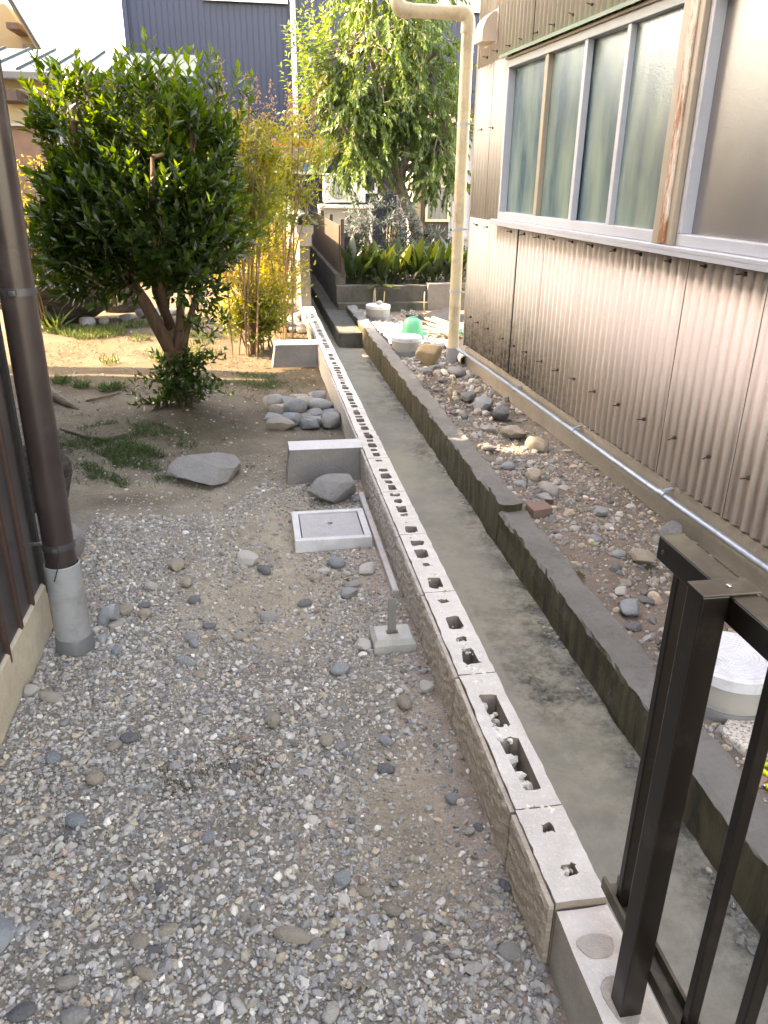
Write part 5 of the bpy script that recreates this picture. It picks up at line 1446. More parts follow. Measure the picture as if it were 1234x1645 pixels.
# twigs
tw = MB()
sec = B[rs.choice(len(B), 70, replace=False)]
for s_ in sec:
    d2 = ((nodes - s_) ** 2).sum(1); nd = nodes[np.argmin(d2)]
    mid = (s_ + nd) / 2 + rs.normal(0, 0.03, 3) + np.array([0, 0, 0.03])
    tw.tube([nd, mid, s_], [0.012, 0.009, 0.005], 6, cap=False)
for i in range(len(B)):
    if i % 4 and i < len(B) - len(lead): continue
    a = B[i] - D[i] * 0.12
    tw.tube([a, B[i] + D[i] * Ls[i]], [0.0045, 0.002], 4, cap=False)
local(tw.build('twigs', M['stem_tan'], None, False, fix=False), ct)
# shrubby shoots round the trunk foot
nb = 120
Bx = np.stack([-0.54 + rs.normal(0, 0.10, nb), 5.60 + rs.normal(0, 0.09, nb), 0.12 + rs.uniform(0, 0.28, nb)], -1)
Dx = nrm(np.stack([rs.normal(0, 0.8, nb), rs.normal(-0.2, 0.8, nb), rs.uniform(0.1, 0.8, nb)], -1))
P, LD, NN, ln, lw_, t = shoots(Bx, Dx, rs.uniform(0.08, 0.17, nb), 8, rs, 1.0, 0.05, (0.05, 0.08), 0.42, 0.1)
bs = leaves_mesh('basal_shoots', P, LD, NN, ln, lw_, rs.uniform(0.0, 0.4, len(P)), M['leaf_camellia'], None); local(bs, ct)
nb = 40
Bx = np.stack([-0.38 + rs.normal(0, 0.07, nb), 5.72 + rs.normal(0, 0.12, nb), 0.35 + rs.uniform(0, 0.6, nb)], -1)
Dx = nrm(np.stack([rs.normal(0.2, 0.8, nb), rs.normal(0, 0.8, nb), rs.uniform(-0.1, 0.8, nb)], -1))
P, LD, NN, ln, lw_, t = shoots(Bx, Dx, rs.uniform(0.08, 0.17, nb), 8, rs, 1.0, 0.05, (0.05, 0.08), 0.42, 0.1)
local(leaves_mesh('side_shoots', P, LD, NN, ln, lw_, rs.uniform(0.0, 0.4, len(P)), M['leaf_camellia'], None), ct)

# ------------------------------------------------------------------ right background tree, drooping leaves
rs = np.random.RandomState(29)
bt = empty('drooping_tree', (2.45, 13.3, 0.2), 0, 'tall tree with drooping pale green leaves behind the planter, in front of the navy house', 'tree')
tr = MB()
tr.tube([(2.72, 13.3, 0.2), (2.68, 13.3, 0.9), (2.50, 13.3, 1.22), (2.40, 13.3, 1.50), (2.42, 13.3, 1.72), (2.50, 13.3, 2.0)], [0.13, 0.105, 0.09, 0.082, 0.07, 0.055], 10)
tr.tube([(2.40, 13.3, 1.52), (2.32, 13.3, 1.8), (2.22, 13.3, 2.15), (2.1, 13.35, 2.7), (1.9, 13.4, 3.4), (1.8, 13.4, 4.2)], [0.06, 0.05, 0.045, 0.04, 0.03, 0.02], 8)
tr.tube([(2.48, 13.3, 1.95), (2.52, 13.3, 2.1)], [0.06, 0.062], 10)
tr.tube([(2.48, 13.3, 1.95), (2.6, 13.4, 2.5), (2.75, 13.4, 3.2), (2.6, 13.4, 4.2)], [0.05, 0.045, 0.035, 0.02], 8)
tr.tube([(2.42, 13.3, 1.40), (2.2, 13.2, 1.42), (2.0, 13.2, 1.6), (1.7, 13.1, 1.9)], [0.045, 0.035, 0.028, 0.015], 8)
tr.tube([(2.42, 13.3, 1.7), (2.7, 13.2, 1.9), (3.0, 13.2, 2.1)], [0.04, 0.03, 0.015], 8)
local(tr.build('trunk', M['bark_grey'], None, True), bt)
local(MB().tube([(2.52, 13.3, 2.1), (2.53, 13.3, 2.24)], [0.064, 0.06], 10).build('sawn_limb', M['fascia'], None, True), bt)
lumpsT = [((2.1, 13.4, 3.4), (0.95, 0.8, 0.9)), ((2.75, 13.4, 2.9), (0.62, 0.7, 1.0)), ((1.75, 13.3, 2.5), (0.68, 0.7, 0.65)), ((2.85, 13.2, 2.15), (0.46, 0.55, 0.45)), ((1.65, 13.2, 2.0), (0.50, 0.5, 0.42)), ((2.3, 13.5, 4.4), (0.85, 0.8, 0.7)), ((1.35, 13.3, 3.0), (0.35, 0.5, 0.5)), ((2.9, 13.1, 1.75), (0.38, 0.4, 0.3)), ((2.35, 13.5, 2.6), (0.7, 0.6, 0.6))]
vol = np.array([np.prod(l[1]) ** 0.75 for l in lumpsT]); vol /= vol.sum()
ns = 1050
li = rs.choice(len(lumpsT), ns, p=vol)
u = nrm(rs.normal(0, 1, (ns, 3))) * (rs.uniform(0.2, 1, (ns, 1)) ** 0.45)
B = np.array([l[0] for l in lumpsT])[li] + u * np.array([l[1] for l in lumpsT])[li]
D = nrm(np.stack([u[:, 0] * 0.5 + rs.normal(0, 0.3, ns), u[:, 1] * 0.5 + rs.normal(0, 0.3, ns), -0.55 + rs.normal(0, 0.3, ns)], -1))
Ls = rs.uniform(0.35, 0.7, ns)
# a few upright sprigs at the upper left edge
up_n = 46
Bu = np.stack([rs.uniform(0.75, 1.35, up_n), 13.2 + rs.normal(0, 0.2, up_n), rs.uniform(2.5, 3.4, up_n)], -1)
B = np.concatenate([B, Bu]); D = np.concatenate([D, nrm(np.stack([rs.normal(-0.25, 0.2, up_n), rs.normal(0, 0.2, up_n), np.ones(up_n)], -1))]); Ls = np.concatenate([Ls, rs.uniform(0.35, 0.6, up_n)])
P, LD, NN, ln, lw_, t = shoots(B, D, Ls, 18, rs, 0.75, 0.0, (0.08, 0.13), 0.48, -0.55)
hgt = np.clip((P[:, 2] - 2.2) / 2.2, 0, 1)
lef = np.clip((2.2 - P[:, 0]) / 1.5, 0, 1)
var = np.clip(0.28 + 0.2 * hgt + 0.28 * lef * hgt + rs.normal(0, 0.17, len(P)), 0, 1)  # upper left leaves made yellower, putting the sunlit side into their colour
local(leaves_mesh('crown', P, LD, NN, ln, lw_, var, M['leaf_tree'], None, 0.12, 0.1), bt)
tw = MB()
tnodes = np.array([(2.42, 13.3, 1.75), (2.22, 13.3, 2.15), (2.1, 13.35, 2.7), (1.9, 13.4, 3.4), (1.8, 13.4, 4.2), (2.6, 13.4, 2.5), (2.75, 13.4, 3.2), (2.6, 13.4, 4.2), (2.0, 13.2, 1.6), (1.7, 13.1, 1.9), (3.0, 13.2, 2.1)])
for i in range(0, len(B), 3):
    nd = tnodes[np.argmin(((tnodes - B[i]) ** 2).sum(1))]
    tw.tube([nd, (nd + B[i]) / 2 + rs.normal(0, 0.06, 3) + np.array([0, 0, 0.08]), B[i], B[i] + D[i] * Ls[i]], [0.018, 0.012, 0.007, 0.003], 4, cap=False)
local(tw.build('branches', M['bark_grey'], None, False, fix=False), bt)

# ------------------------------------------------------------------ nandina clumps
def nandina(x, y, stems, hts, spread, label, seed, vlo=0.3, vhi=0.95, seeds=True, dens=9, grp='feathery yellow green shrubs'):
    rs = np.random.RandomState(seed)
    e = empty('nandina', (x, y, 0), 0, label, 'shrub', grp)
    st = MB(); PP = []; seedsP = []
    for s in range(stems):
        h = rs.uniform(*hts); a = rs.uniform(0, 6.28); l = spread * rs.uniform(0.2, 1.0)
        b = np.array([x + rs.normal(0, 0.07), y + rs.normal(0, 0.07), -0.03]); tp = np.array([x + l * math.cos(a), y + l * math.sin(a) * 0.7, h])
        md = (b + tp) / 2 + np.array([-0.1 * l * math.cos(a), 0, 0.05])
        st.tube([b, md, tp], [0.010, 0.008, 0.005], 6, cap=False)
        for k in range(dens):
            tt = rs.uniform(0.60 if hts[0] > 1.4 else 0.35, 1.0)
            o_ = (1 - tt) ** 2 * b + 2 * tt * (1 - tt) * md + tt ** 2 * tp
            a2 = rs.uniform(0, 6.28); fl = rs.uniform(0.16, 0.32)
            dd = nrm(np.array([[math.cos(a2), math.sin(a2), rs.uniform(0.1, 0.8)]]))[0]
            st.tube([o_, o_ + dd * fl * 0.5 + np.array([0, 0, 0.02]), o_ + dd * fl], [0.003, 0.002, 0.0012], 3, cap=False)
            PP.append((o_, dd, fl))
        if seeds and s % 3 == 0: seedsP.append(tp)
    local(st.build('stems', M['stem_tan'], None, False, fix=False), e)
    B = np.array([p[0] for p in PP]); D = np.array([p[1] for p in PP]); L = np.array([p[2] for p in PP])
    # secondary leaflets
    P, LD, NN, ln, lw_, t = shoots(B, D, L, 30, rs, 1.1, 0.2, (0.05, 0.085), 0.34, 0.0)
    off = rs.normal(0, 0.06, P.shape); P = P + off * t[:, None]
    hg = np.clip(P[:, 2] / max(hts[1], 0.1), 0, 1)
    var = np.clip(vlo + (vhi - vlo) * hg ** 1.4 + rs.normal(0, 0.12, len(P)), 0, 1)
    local(leaves_mesh('foliage', P, LD, NN, ln, lw_, var, M['leaf_nandina'], None, 0.1, 0.1), e)
    if seedsP:
        Q = []
        for tp in seedsP:
            m = 70; q_ = np.stack([rs.normal(0, 0.045, m), rs.normal(0, 0.045, m), rs.uniform(0, 0.34, m)], -1); q_[:, :2] *= (1 - q_[:, 2:] / 0.36); Q.append(tp + q_)
        Q = np.concatenate(Q); m = len(Q)
        local(leaves_mesh('seed_head', Q, rs.normal(0, 1, (m, 3)), rs.normal(0, 1, (m, 3)), np.full(m, 0.026), np.full(m, 0.02), rs.uniform(0, 1, m), M['seed'], None), e)
    return e
nandina(-0.10, 7.75, 17, (1.5, 2.25), 0.42, 'tallest feathery nandina shrub with bare canes and reddish seed heads right of the dark tree', 41, 0.2, 0.9)
nandina(0.28, 8.5, 9, (1.7, 2.35), 0.5, 'slender leaning nandina shrub just right of the tallest one', 42, 0.35, 0.9, True, 7)
nandina(0.02, 7.9, 18, (0.3, 0.72), 0.34, 'low bright yellow green bush at the foot of the tall nandina by the wall', 43, 0.45, 0.9, False, 9)
nandina(0.22, 8.9, 8, (0.7, 1.15), 0.3, 'knee high nandina shrub with orange yellow tips beside the tile capped wall', 44, 0.6, 1.0, False, 7)
nandina(-2.35, 9.1, 13, (1.1, 1.75), 0.5, 'yellowish feathery bush at the far left behind the brown downpipe', 45, 0.5, 0.95, False, 10)
nandina(-0.75, 10.6, 10, (0.8, 1.3), 0.5, 'shaded feathery bush behind the dark tree trunk', 46, 0.05, 0.35, False, 9)
nandina(0.1, 11.0, 12, (0.7, 1.3), 0.45, 'dark shaded bush in the corner before the tile capped wall', 47, 0.0, 0.25, False, 10)

# ------------------------------------------------------------------ planter, aspidistra, silver shrub
pl = empty('planter', (2.1, 10.9, 0), 0, 'raised concrete planter bed with a dark left section and a pale right section', 'planter')
local(rough_bar('dark_wall', 10.80, 10.95, -2.345, -1.10, -0.25, 0.262, M['planter_dark'], None, 0.1, 0.004, 31), pl)
for o in [c for c in pl.children]: o.matrix_parent_inverse = Matrix.Translation(-pl.location) @ Matrix.Rotation(rad(0), 4, 'Z'); o.rotation_euler.z = 0
# rotate the bar: built along Y, swap to X
for o in pl.children:
    for v in o.data.vertices:
        x_, y_ = v.co.x, v.co.y; v.co.x, v.co.y = -y_, x_
    o.data.flip_normals()
local(MB().box(2.35, 3.4, 10.76, 10.93, -0.25, 0.285, 0.006).build('pale_wall', M['planter_pale']), pl)
local(MB().box(1.10, 2.34, 10.66, 10.795, -0.25, 0.05, 0.008).build('ledge', M['planter_dark']), pl)
local(rough_bar('side_wall', 1.10, 1.24, 10.96, 16.0, -0.25, 0.40, M['planter_dark'], None, 0.3, 0.004, 33), pl)
local(MB().box(1.241, 5.0, 10.951, 16.0, -0.2, 0.20).build('soil_bed', plain('planter_soil', (0.035, 0.026, 0.018, 1), 0.95, 0.3, sc=12, bump=0.03, bsc=14)), pl)
rs = np.random.RandomState(53)
def broad_leaf(mat, L, Wd, lean, seed, var):
    """one upright blade with stalk, 8 segments, curved"""
    n = 9; r_ = np.random.RandomState(seed)
    V = []; t = np.linspace(0, 1, n)
    w = Wd * np.clip(np.sin(np.pi * np.clip((t - 0.28) / 0.72, 0, 1)) ** 0.8, 0.02, 1) * 0.5
    w[t < 0.3] = 0.005; w[-1] = 0.001
    x = lean * t ** 1.8 * L; z = L * (t - 0.16 * lean * t ** 2)
    for i in range(n):
        V += [(x[i] + 0.2 * w[i], -w[i], z[i]), (x[i], 0, z[i]), (x[i] + 0.2 * w[i], w[i], z[i])]
    F = []
    for i in range(n - 1):
        for k in range(2):
            a = i * 3 + k; F.append((a, a + 1, a + 4, a + 3))
    me_o = mesh_np('leaf', np.array(V), np.array(F), mat, None, True, {'var': ('FLOAT', np.clip(var + 0.25 * (np.repeat(t, 3) - 0.5), 0, 1))})
    return me_o
protoL = []
for k in range(9):
    o = broad_leaf(M['leaf_aspid'], R.uniform(0.5, 0.68), R.uniform(0.09, 0.13), R.uniform(0.05, 0.6), k, [0.2, 0.45, 0.6, 0.35, 0.62, 0.5, 0.3, 0.70, 0.62][k])
    protoL.append(o.data); bpy.data.objects.remove(o)
aspL = ['broad leaved clump at the left end of the planter', 'broad leaved clump beside the left end one in the planter', 'broad leaved clump under the silver shrub', 'upright broad leaved clump in the middle of the planter', 'broad leaved clump above the joint of the planter walls', 'tall upright clump over the pale planter wall', 'broad leaved clump behind the cream downpipe', 'second row clump behind the left end of the planter', 'second row clump behind the planter middle', 'second row clump behind the pale planter wall', 'broad leaved clump with brown leaves hanging over the dark planter wall', 'yellowing clump beside the pale wall']
spots = [(1.38, 11.05), (1.62, 11.1), (1.88, 11.1), (2.12, 11.08), (2.36, 11.1), (2.6, 11.08), (2.86, 11.1), (1.5, 11.4), (2.0, 11.4), (2.5, 11.4), (1.75, 11.0), (2.74, 11.0)]
for k, (x, y) in enumerate(spots):
    e = empty('aspidistra', (x, y, 0.195), 0, aspL[k] + (', upright glossy blades' if 'blade' not in aspL[k] else ''), 'plant', 'broad leaved plants in the planter')
    for j in range(13):
        me = R.choice(protoL[:7]) if not (k in (10, 11) and j < 6) and R.random() > 0.16 else R.choice(protoL[7:])
        o = bpy.data.objects.new('leaf', me); link(o, e)
        low_ = (k in (10, 11) and j < 6)
        o.location = (R.uniform(-0.11, 0.11), R.uniform(-0.08, 0.1), -0.01)
        o.rotation_euler = (R.uniform(-0.15, 0.15), R.uniform(0.9, 1.5) if low_ else R.uniform(-0.12, 0.35), (R.uniform(-2.4, -0.7) if low_ else R.uniform(0, 6.28)))
        s = R.uniform(0.75, 1.15); o.scale = (s, s, s)
e = empty('silver_shrub', (1.95, 11.9, 0.15), 0, 'silvery blue green shrub with fine cut leaves above the planter', 'shrub')
st = MB()
ns = 170
Bc = np.array([(1.85, 11.9, 0.95)]) + nrm(rs.normal(0, 1, (ns, 3))) * rs.uniform(0.4, 1, (ns, 1)) ** 0.5 * np.array([0.50, 0.35, 0.42])
Bc = np.concatenate([Bc, np.array([(2.35, 11.8, 0.75)]) + rs.normal(0, 1, (40, 3)) * np.array([0.16, 0.12, 0.12]), np.array([(2.62, 11.7, 0.72)]) + rs.normal(0, 1, (40, 3)) * np.array([0.16, 0.12, 0.12])])
ns = len(Bc)
Dc = nrm(Bc - np.array([1.9, 12.0, 0.6]) + rs.normal(0, 0.2, Bc.shape))
P, LD, NN, ln, lw_, t = shoots(Bc, Dc, rs.uniform(0.06, 0.13, ns), 12, rs, 1.3, 0.0, (0.07, 0.13), 0.22, -0.15)
local(leaves_mesh('foliage', P, LD, NN, ln, lw_, np.clip(0.5 + 0.3 * (LD[:, 2]) + rs.normal(0, 0.2, len(P)), 0, 1), M['leaf_silver'], None), e)
for i in range(0, ns, 6): st.tube([(1.95, 11.95, 0.15), (Bc[i] + np.array([1.95, 11.95, 0.15])) / 2, Bc[i]], [0.016, 0.01, 0.005], 5, cap=False)
local(st.build('stems', M['bark_grey'], None, fix=False), e)
# low ground cover fills the bed behind
nb = 260
Bx = np.stack([rs.uniform(1.3, 3.2, nb), rs.uniform(11.2, 12.6, nb), 0.2 + rs.uniform(0, 0.4, nb)], -1)
Dx = nrm(rs.normal(0, 0.6, (nb, 3)) + np.array([0, -0.2, 0.6]))
P, LD, NN, ln, lw_, t = shoots(Bx, Dx, rs.uniform(0.1, 0.25, nb), 9, rs, 1.0, 0.05, (0.06, 0.11), 0.4, 0.0)
o = leaves_mesh('undergrowth', P, LD, NN, ln, lw_, rs.uniform(0, 0.45, len(P)), M['leaf_aspid'], None); tag(o, 'dark leafy undergrowth filling the planter bed behind the broad leaved plants', kind='stuff')
# brown fence panel along the planter's side
pf_ = empty('panel_fence', (1.17, 13, 0.4), 0, 'low dark brown panel fence running back from the left corner of the planter', 'fence')
y = 11.0
while y < 15.6:
    local(MB().box(1.155, 1.175, y, y + 0.185, 0.405, 1.02, 0.002).build('board', M['fence_brown']), pf_); y += 0.195
for y in (10.98, 12.5, 14.0, 15.7): local(MB().box(1.176, 1.226, y - 0.025, y + 0.025, 0.35, 1.10, 0.003).build('post', M['dark_wood']), pf_)
# step and ledge in the channel behind
local(rough_bar('channel_ledge', 0.90, 1.20, 8.95, 15.0, -0.25, -0.03, M['planter_dark'], None, 0.2, 0.004, 35), bw) if False else None
o = rough_bar('concrete_ledge', 0.93, 1.205, 8.95, 14.9, -0.25, -0.035, M['planter_dark'], None, 0.2, 0.004, 35); tag(o, 'raised dark concrete ledge narrowing the far end of the channel', 'ledge')
o = MB().box(0.70, 1.22, 15.0, 15.2, -0.25, 0.13, 0.01).build('concrete_step', M['planter_dark']); tag(o, 'dark concrete step closing the far end of the channel', 'step')

# ------------------------------------------------------------------ tile-capped garden wall
gw = empty('garden_wall', (0.6, 12, 0), 0, 'weathered garden wall end with a grey tiled ridge, at the far end of the block wall', 'wall')
local(rough_bar('wall_body', 0.545, 0.665, 9.50, 16.5, -0.2, 1.10, M['old_wall'], None, 0.25, 0.006, 41), gw)
# end cap ornament
cp = MB()
sh = [(-0.095, 1.10), (-0.095, 1.02), (-0.07, 0.985), (-0.07, 0.875), (0.07, 0.875), (0.07, 0.985), (0.095, 1.02), (0.095, 1.10)]
cp.poly([(0.61 + a, 9.455, z) for a, z in sh], (0, 0.04, 0))
local(cp.build('end_ornament', M['cap_cream']), gw)
local(MB().lathe([(0.036, 0), (0.036, 0.006), (0.028, 0.008), (0.02, 0.004)], 20, (0, 0, 0)).build('roundel', M['cap_cream'], None, True), gw)
rd = [c for c in gw.children if c.name.startswith('roundel')][0]
for v in rd.data.vertices: v.co = Vector((0.61 + v.co.x, 9.454 - v.co.z, 1.035 + v.co.y))
y = 9.44; k = 0
while y < 16.4:
    L_ = 0.30
    mb = MB()
    for half in (1,):
        n = 13
        ang = np.linspace(0, math.pi, n)
        r0 = 0.088 + 0.004 * (k % 2)
        pr = [(0.605 + r0 * math.cos(a), 1.14 + r0 * 0.95 * math.sin(a)) for a in ang]
        pr = [(0.605 + 0.165, 1.115)] + pr + [(0.605 - 0.165, 1.115)]
        pi_ = [(0.605 + (x_ - 0.605) * 0.86, z_ - 0.014) for x_, z_ in pr]
        A1 = [(x_, y, z_) for x_, z_ in pr]; B1 = [(x_, y + L_ + 0.012, z_ - 0.006) for x_, z_ in pr]
        A2 = [(x_, y, z_) for x_, z_ in pi_]; B2 = [(x_, y + L_ + 0.012, z_ - 0.006) for x_, z_ in pi_]
        m = len(pr); mb.v = A1 + B1 + A2 + B2
        for i in range(m - 1):
            mb.f += [(i, i + 1, m + i + 1, m + i), (2 * m + i, 3 * m + i, 3 * m + i + 1, 2 * m + i + 1), (i, 2 * m + i, 2 * m + i + 1, i + 1), (m + i, m + i + 1, 3 * m + i + 1, 3 * m + i)]
        mb.f += [(0, m, 3 * m, 2 * m), (m - 1, 3 * m - 1, 4 * m - 1, 2 * m - 1)]
    local(mb.build('ridge_tile', M['tile'], None, True, auto=35), gw)
    y += L_; k += 1
o = MB().box(-3.2, 0.50, 16.2, 16.35, -0.1, 1.15, 0.01).build('dark_garden_wall', M['dark_wall']); tag(o, 'dark garden wall closing the back of the garden behind the bushes', 'wall')
o = MB().tube([(0.30, 12.2, 0.0), (0.30, 12.2, 0.98), (0.26, 12.2, 1.0), (0.0, 12.2, 1.0)], 0.012, 8).build('white_pipe', M['white_pvc'], None, True); tag(o, 'thin bent white pipe in front of the dark wall left of the tiled ridge', 'pipe')
o = MB().tube([(1.02, 15.3, -0.1), (1.02, 15.3, 1.15)], 0.028, 8).build('brown_post', M['brown_wood'], None, True); tag(o, 'thin brown post at the far end of the channel', 'post')

# ------------------------------------------------------------------ background: navy house
nv = empty('navy_house', (2, 18, 0), 0, 'big navy blue house with vertical ribbed cladding filling the back of the view', 'house')
def ribs(x0, x1, y, z0, z1, pitch, mat, name='wall', depth=0.012, rw=0.02):
    xs_ = [x0]; prof = []
    x = x0
    while x < x1:
        prof += [(x, y), (x + pitch - rw, y), (x + pitch - rw * 0.8, y - depth), (x + pitch - rw * 0.2, y - depth)]; x += pitch
    prof += [(x1, y)]
    V = [(a, b, z0) for a, b in prof] + [(a, b, z1) for a, b in prof]; m = len(prof)
    F = np.stack([np.arange(m - 1), np.arange(1, m), m + np.arange(1, m), m + np.arange(m - 1)], -1)
    return mesh_np(name, np.array(V), F, mat)
local(ribs(-2.17, 9.0, 18.0, 1.95, 8.5, 0.115, M['navy'], 'upper_cladding'), nv)
local(ribs(-2.17, 9.0, 17.97, -0.3, 1.95, 0.105, M['navy_low'], 'lower_cladding'), nv)
local(MB().box(-2.17, 9.0, 18.06, 27.0, -0.3, 8.5).build('house_body', M['navy']), nv)
local(MB().box(-2.21, -2.12, 17.94, 18.05, -0.3, 8.5, 0.005).build('corner_trim', M['navy']), nv)
mr = MB().add([(-2.7, 17.4, 8.45), (9.5, 17.4, 8.45), (9.5, 22.5, 10.2), (-2.7, 22.5, 10.2), (9.5, 27.6, 8.45), (-2.7, 27.6, 8.45)], [(0, 1, 2, 3), (3, 2, 4, 5)])
o = mr.build('roof', M['shed_roof'], fix=False); md = o.modifiers.new('t', 'SOLIDIFY'); md.thickness = 0.1; local(o, nv)
local(MB().box(0.975, 1.075, 17.86, 17.96, 2.1, 8.4, 0.02).build('downpipe', M['white_paint']), nv)
def far_window(par, x0, x1, z0, z1, y, fm, pm, t=0.06, name='window', mull=()):
    mb = MB().box(x0, x1, y - 0.06, y, z0, z0 + t).box(x0, x1, y - 0.06, y, z1 - t, z1).box(x0, x0 + t, y - 0.06, y, z0 + t, z1 - t).box(x1 - t, x1, y - 0.06, y, z0 + t, z1 - t)
    for m_ in mull: mb.box(m_ - t * 0.4, m_ + t * 0.4, y - 0.06, y, z0 + t, z1 - t)
    w = mb.build(name, fm); local(w, par)
    pn = MB().box(x0 + t, x1 - t, y - 0.03, y - 0.02, z0 + t, z1 - t).build('pane', pm); pn.parent = w
    return w
far_window(nv, -0.70, 0.93, 4.70, 5.9, 17.93, M['white_paint'], M['pane_beige'], 0.09)
far_window(nv, 3.9, 4.9, 4.70, 5.9, 17.93, M['white_paint'], M['pane_beige'], 0.09)
lw1 = far_window(nv, 0.55, 1.62, 1.66, 2.22, 17.90, M['white_paint'], M['pane_beige'], 0.05, mull=(1.50,))
far_window(nv, 2.05, 2.72, 1.30, 2.15, 17.90, M['white_paint'], M['pane_dark'], 0.06)
bc = MB().poly([(1.08, 17.80, 1.72), (1.40, 17.80, 1.72), (1.40, 17.80, 1.90), (1.22, 17.80, 1.86)], (0, 0.02, 0)).build('blue_cloth', M['blue_cloth']); tag(bc, 'small bright blue cloth in the white framed window of the navy house', 'cloth')
local(MB().box(0.45, 2.1, 17.3, 17.92, 2.25, 2.31).build('canopy', M['fascia']), nv)
local(MB().box(0.45, 2.1, 17.26, 17.295, 2.18, 2.25).build('canopy_trim', M['orange']), nv)

ac = empty('air_conditioner', (1.9, 16.9, 1.1), 0, 'white outdoor air conditioner with a round grille on a white stand by the navy house', 'air conditioner')
local(MB().box(1.49, 2.33, 16.9, 17.2, 1.14, 1.68, 0.015).build('casing', M['ac_white']), ac)
gr = MB().lathe([(0.215, 0), (0.215, 0.01), (0.2, 0.012), (0.02, 0.012)], 32)
g_ = gr.build('fan_guard', M['ac_grille'], None, True, auto=30)
for v in g_.data.vertices: v.co = Vector((1.79 + v.co.x, 16.897 - v.co.z, 1.42 + v.co.y))
local(g_, ac)
mb = MB()
for k in range(13):
    dx = -0.19 + 0.38 * k / 12; hh = math.sqrt(max(0.0001, 0.2 ** 2 - dx ** 2)); mb.box(1.79 + dx - 0.006, 1.79 + dx + 0.006, 16.868, 16.884, 1.42 - hh, 1.42 + hh)
local(mb.build('grille_bar', M['ac_white']), ac)
sd_ = empty('white_cabinet', (2.0, 16.9, 0), 0, 'white metal stand under the outdoor air conditioner', 'stand')
mb = MB().box(1.38, 2.5, 16.85, 17.25, 1.03, 1.10, 0.01); local(mb.build('top', M['ac_white']), sd_)
for (x, y) in ((1.42, 16.9), (2.44, 16.9), (1.42, 17.2), (2.44, 17.2)): local(MB().box(x - 0.03, x + 0.03, y - 0.03, y + 0.03, -0.05, 1.03).build('leg', M['ac_white']), sd_)
local(MB().box(1.46, 2.40, 17.0, 17.15, 0.55, 1.02, 0.01).build('lower_casing', M['pane_beige']), sd_)

# shed at right back
sh_ = empty('grey_shed', (4.5, 16, 0), 0, 'lavender grey corrugated shed with a curtained window behind the drooping tree', 'shed')
local(ribs(3.86, 7.0, 15.98, 0.5, 2.42, 0.09, M['shed'], 'sheet_cladding', 0.015, 0.045), sh_)
local(ribs(3.2, 3.86, 16.02, 1.50, 2.42, 0.09, M['cream_wall'], 'upper_cladding', 0.01, 0.03), sh_)
local(MB().box(3.15, 7.0, 16.08, 19.0, -0.2, 2.42).build('shed_body', M['shed']), sh_)
local(MB().box(3.14, 3.30, 15.98, 16.06, -0.1, 1.5).build('side_board', M['cream_wall']), sh_)
local(MB().box(3.305, 3.375, 15.96, 16.06, 0.4, 1.5).build('dark_post', M['dark_wood']), sh_)
local(MB().box(3.38, 3.85, 16.0, 16.06, -0.1, 0.82).build('plinth', M['dark_wood']), sh_)
far_window(sh_, 3.38, 3.87, 0.83, 1.50, 16.0, M['cream_frame'], M['curtain'], 0.045)
local(MB().box(3.05, 7.2, 15.70, 15.78, 2.42, 2.53, 0.004).build('fascia', M['fascia']), sh_)
xx = np.arange(3.0, 7.25, 0.0095); pit = 0.076
zz = 2.56 + 0.018 * np.cos(2 * np.pi * xx / pit)
V = np.concatenate([np.stack([xx, np.full_like(xx, 15.6), zz], -1), np.stack([xx, np.full_like(xx, 19.3), zz + 0.75], -1)]); m = len(xx)
F = np.stack([np.arange(m - 1), np.arange(1, m), m + np.arange(1, m), m + np.arange(m - 1)], -1)
o = mesh_np('roof_sheet', V, F, M['shed_roof'], None, True); md = o.modifiers.new('t', 'SOLIDIFY'); md.thickness = 0.012; local(o, sh_)

# ------------------------------------------------------------------ background: left houses
th = empty('tiled_house', (-6, 18, 0), 0, 'cream gabled house with dark purlin ends and a blue grey tiled roof at top left', 'house')
apex = (-4.45, 5.15)
mb = MB(); mb.poly([(-9.0, 18.5, -0.2), (-4.0, 18.5, -0.2), (-4.0, 18.5, 3.9), (apex[0], 18.5, 4.6), (-9.0, 18.5, 4.6)], (0, 5, 0))
local(mb.build('wall', M['cream_wall']), th)
def slab(p0, p1, y0, y1, t, mat, nm):
    mb = MB(); mb.poly([(p0[0], y0, p0[1]), (p1[0], y0, p1[1]), (p1[0], y0, p1[1] + t), (p0[0], y0, p0[1] + t)], (0, y1 - y0, 0)); return local(mb.build(nm, mat), th)
slab((-4.32, 4.80), (-3.55, 3.30), 17.55, 23.5, 0.07, M['cream_wall'], 'soffit')
slab((-4.30, 4.88), (-3.50, 3.32), 17.45, 17.53, 0.07, M['dark_wood'], 'verge_board')
slab((-4.32, 4.885), (-3.56, 3.40), 17.54, 23.5, 0.05, M['tile'], 'roof_slope')
for (x, z) in ((-4.16, 4.12), (-3.93, 3.78)):
    local(MB().box(x - 0.10, x + 0.12, 17.6, 18.5, z - 0.06, z + 0.04).build('purlin', M['brown_wood']), th)
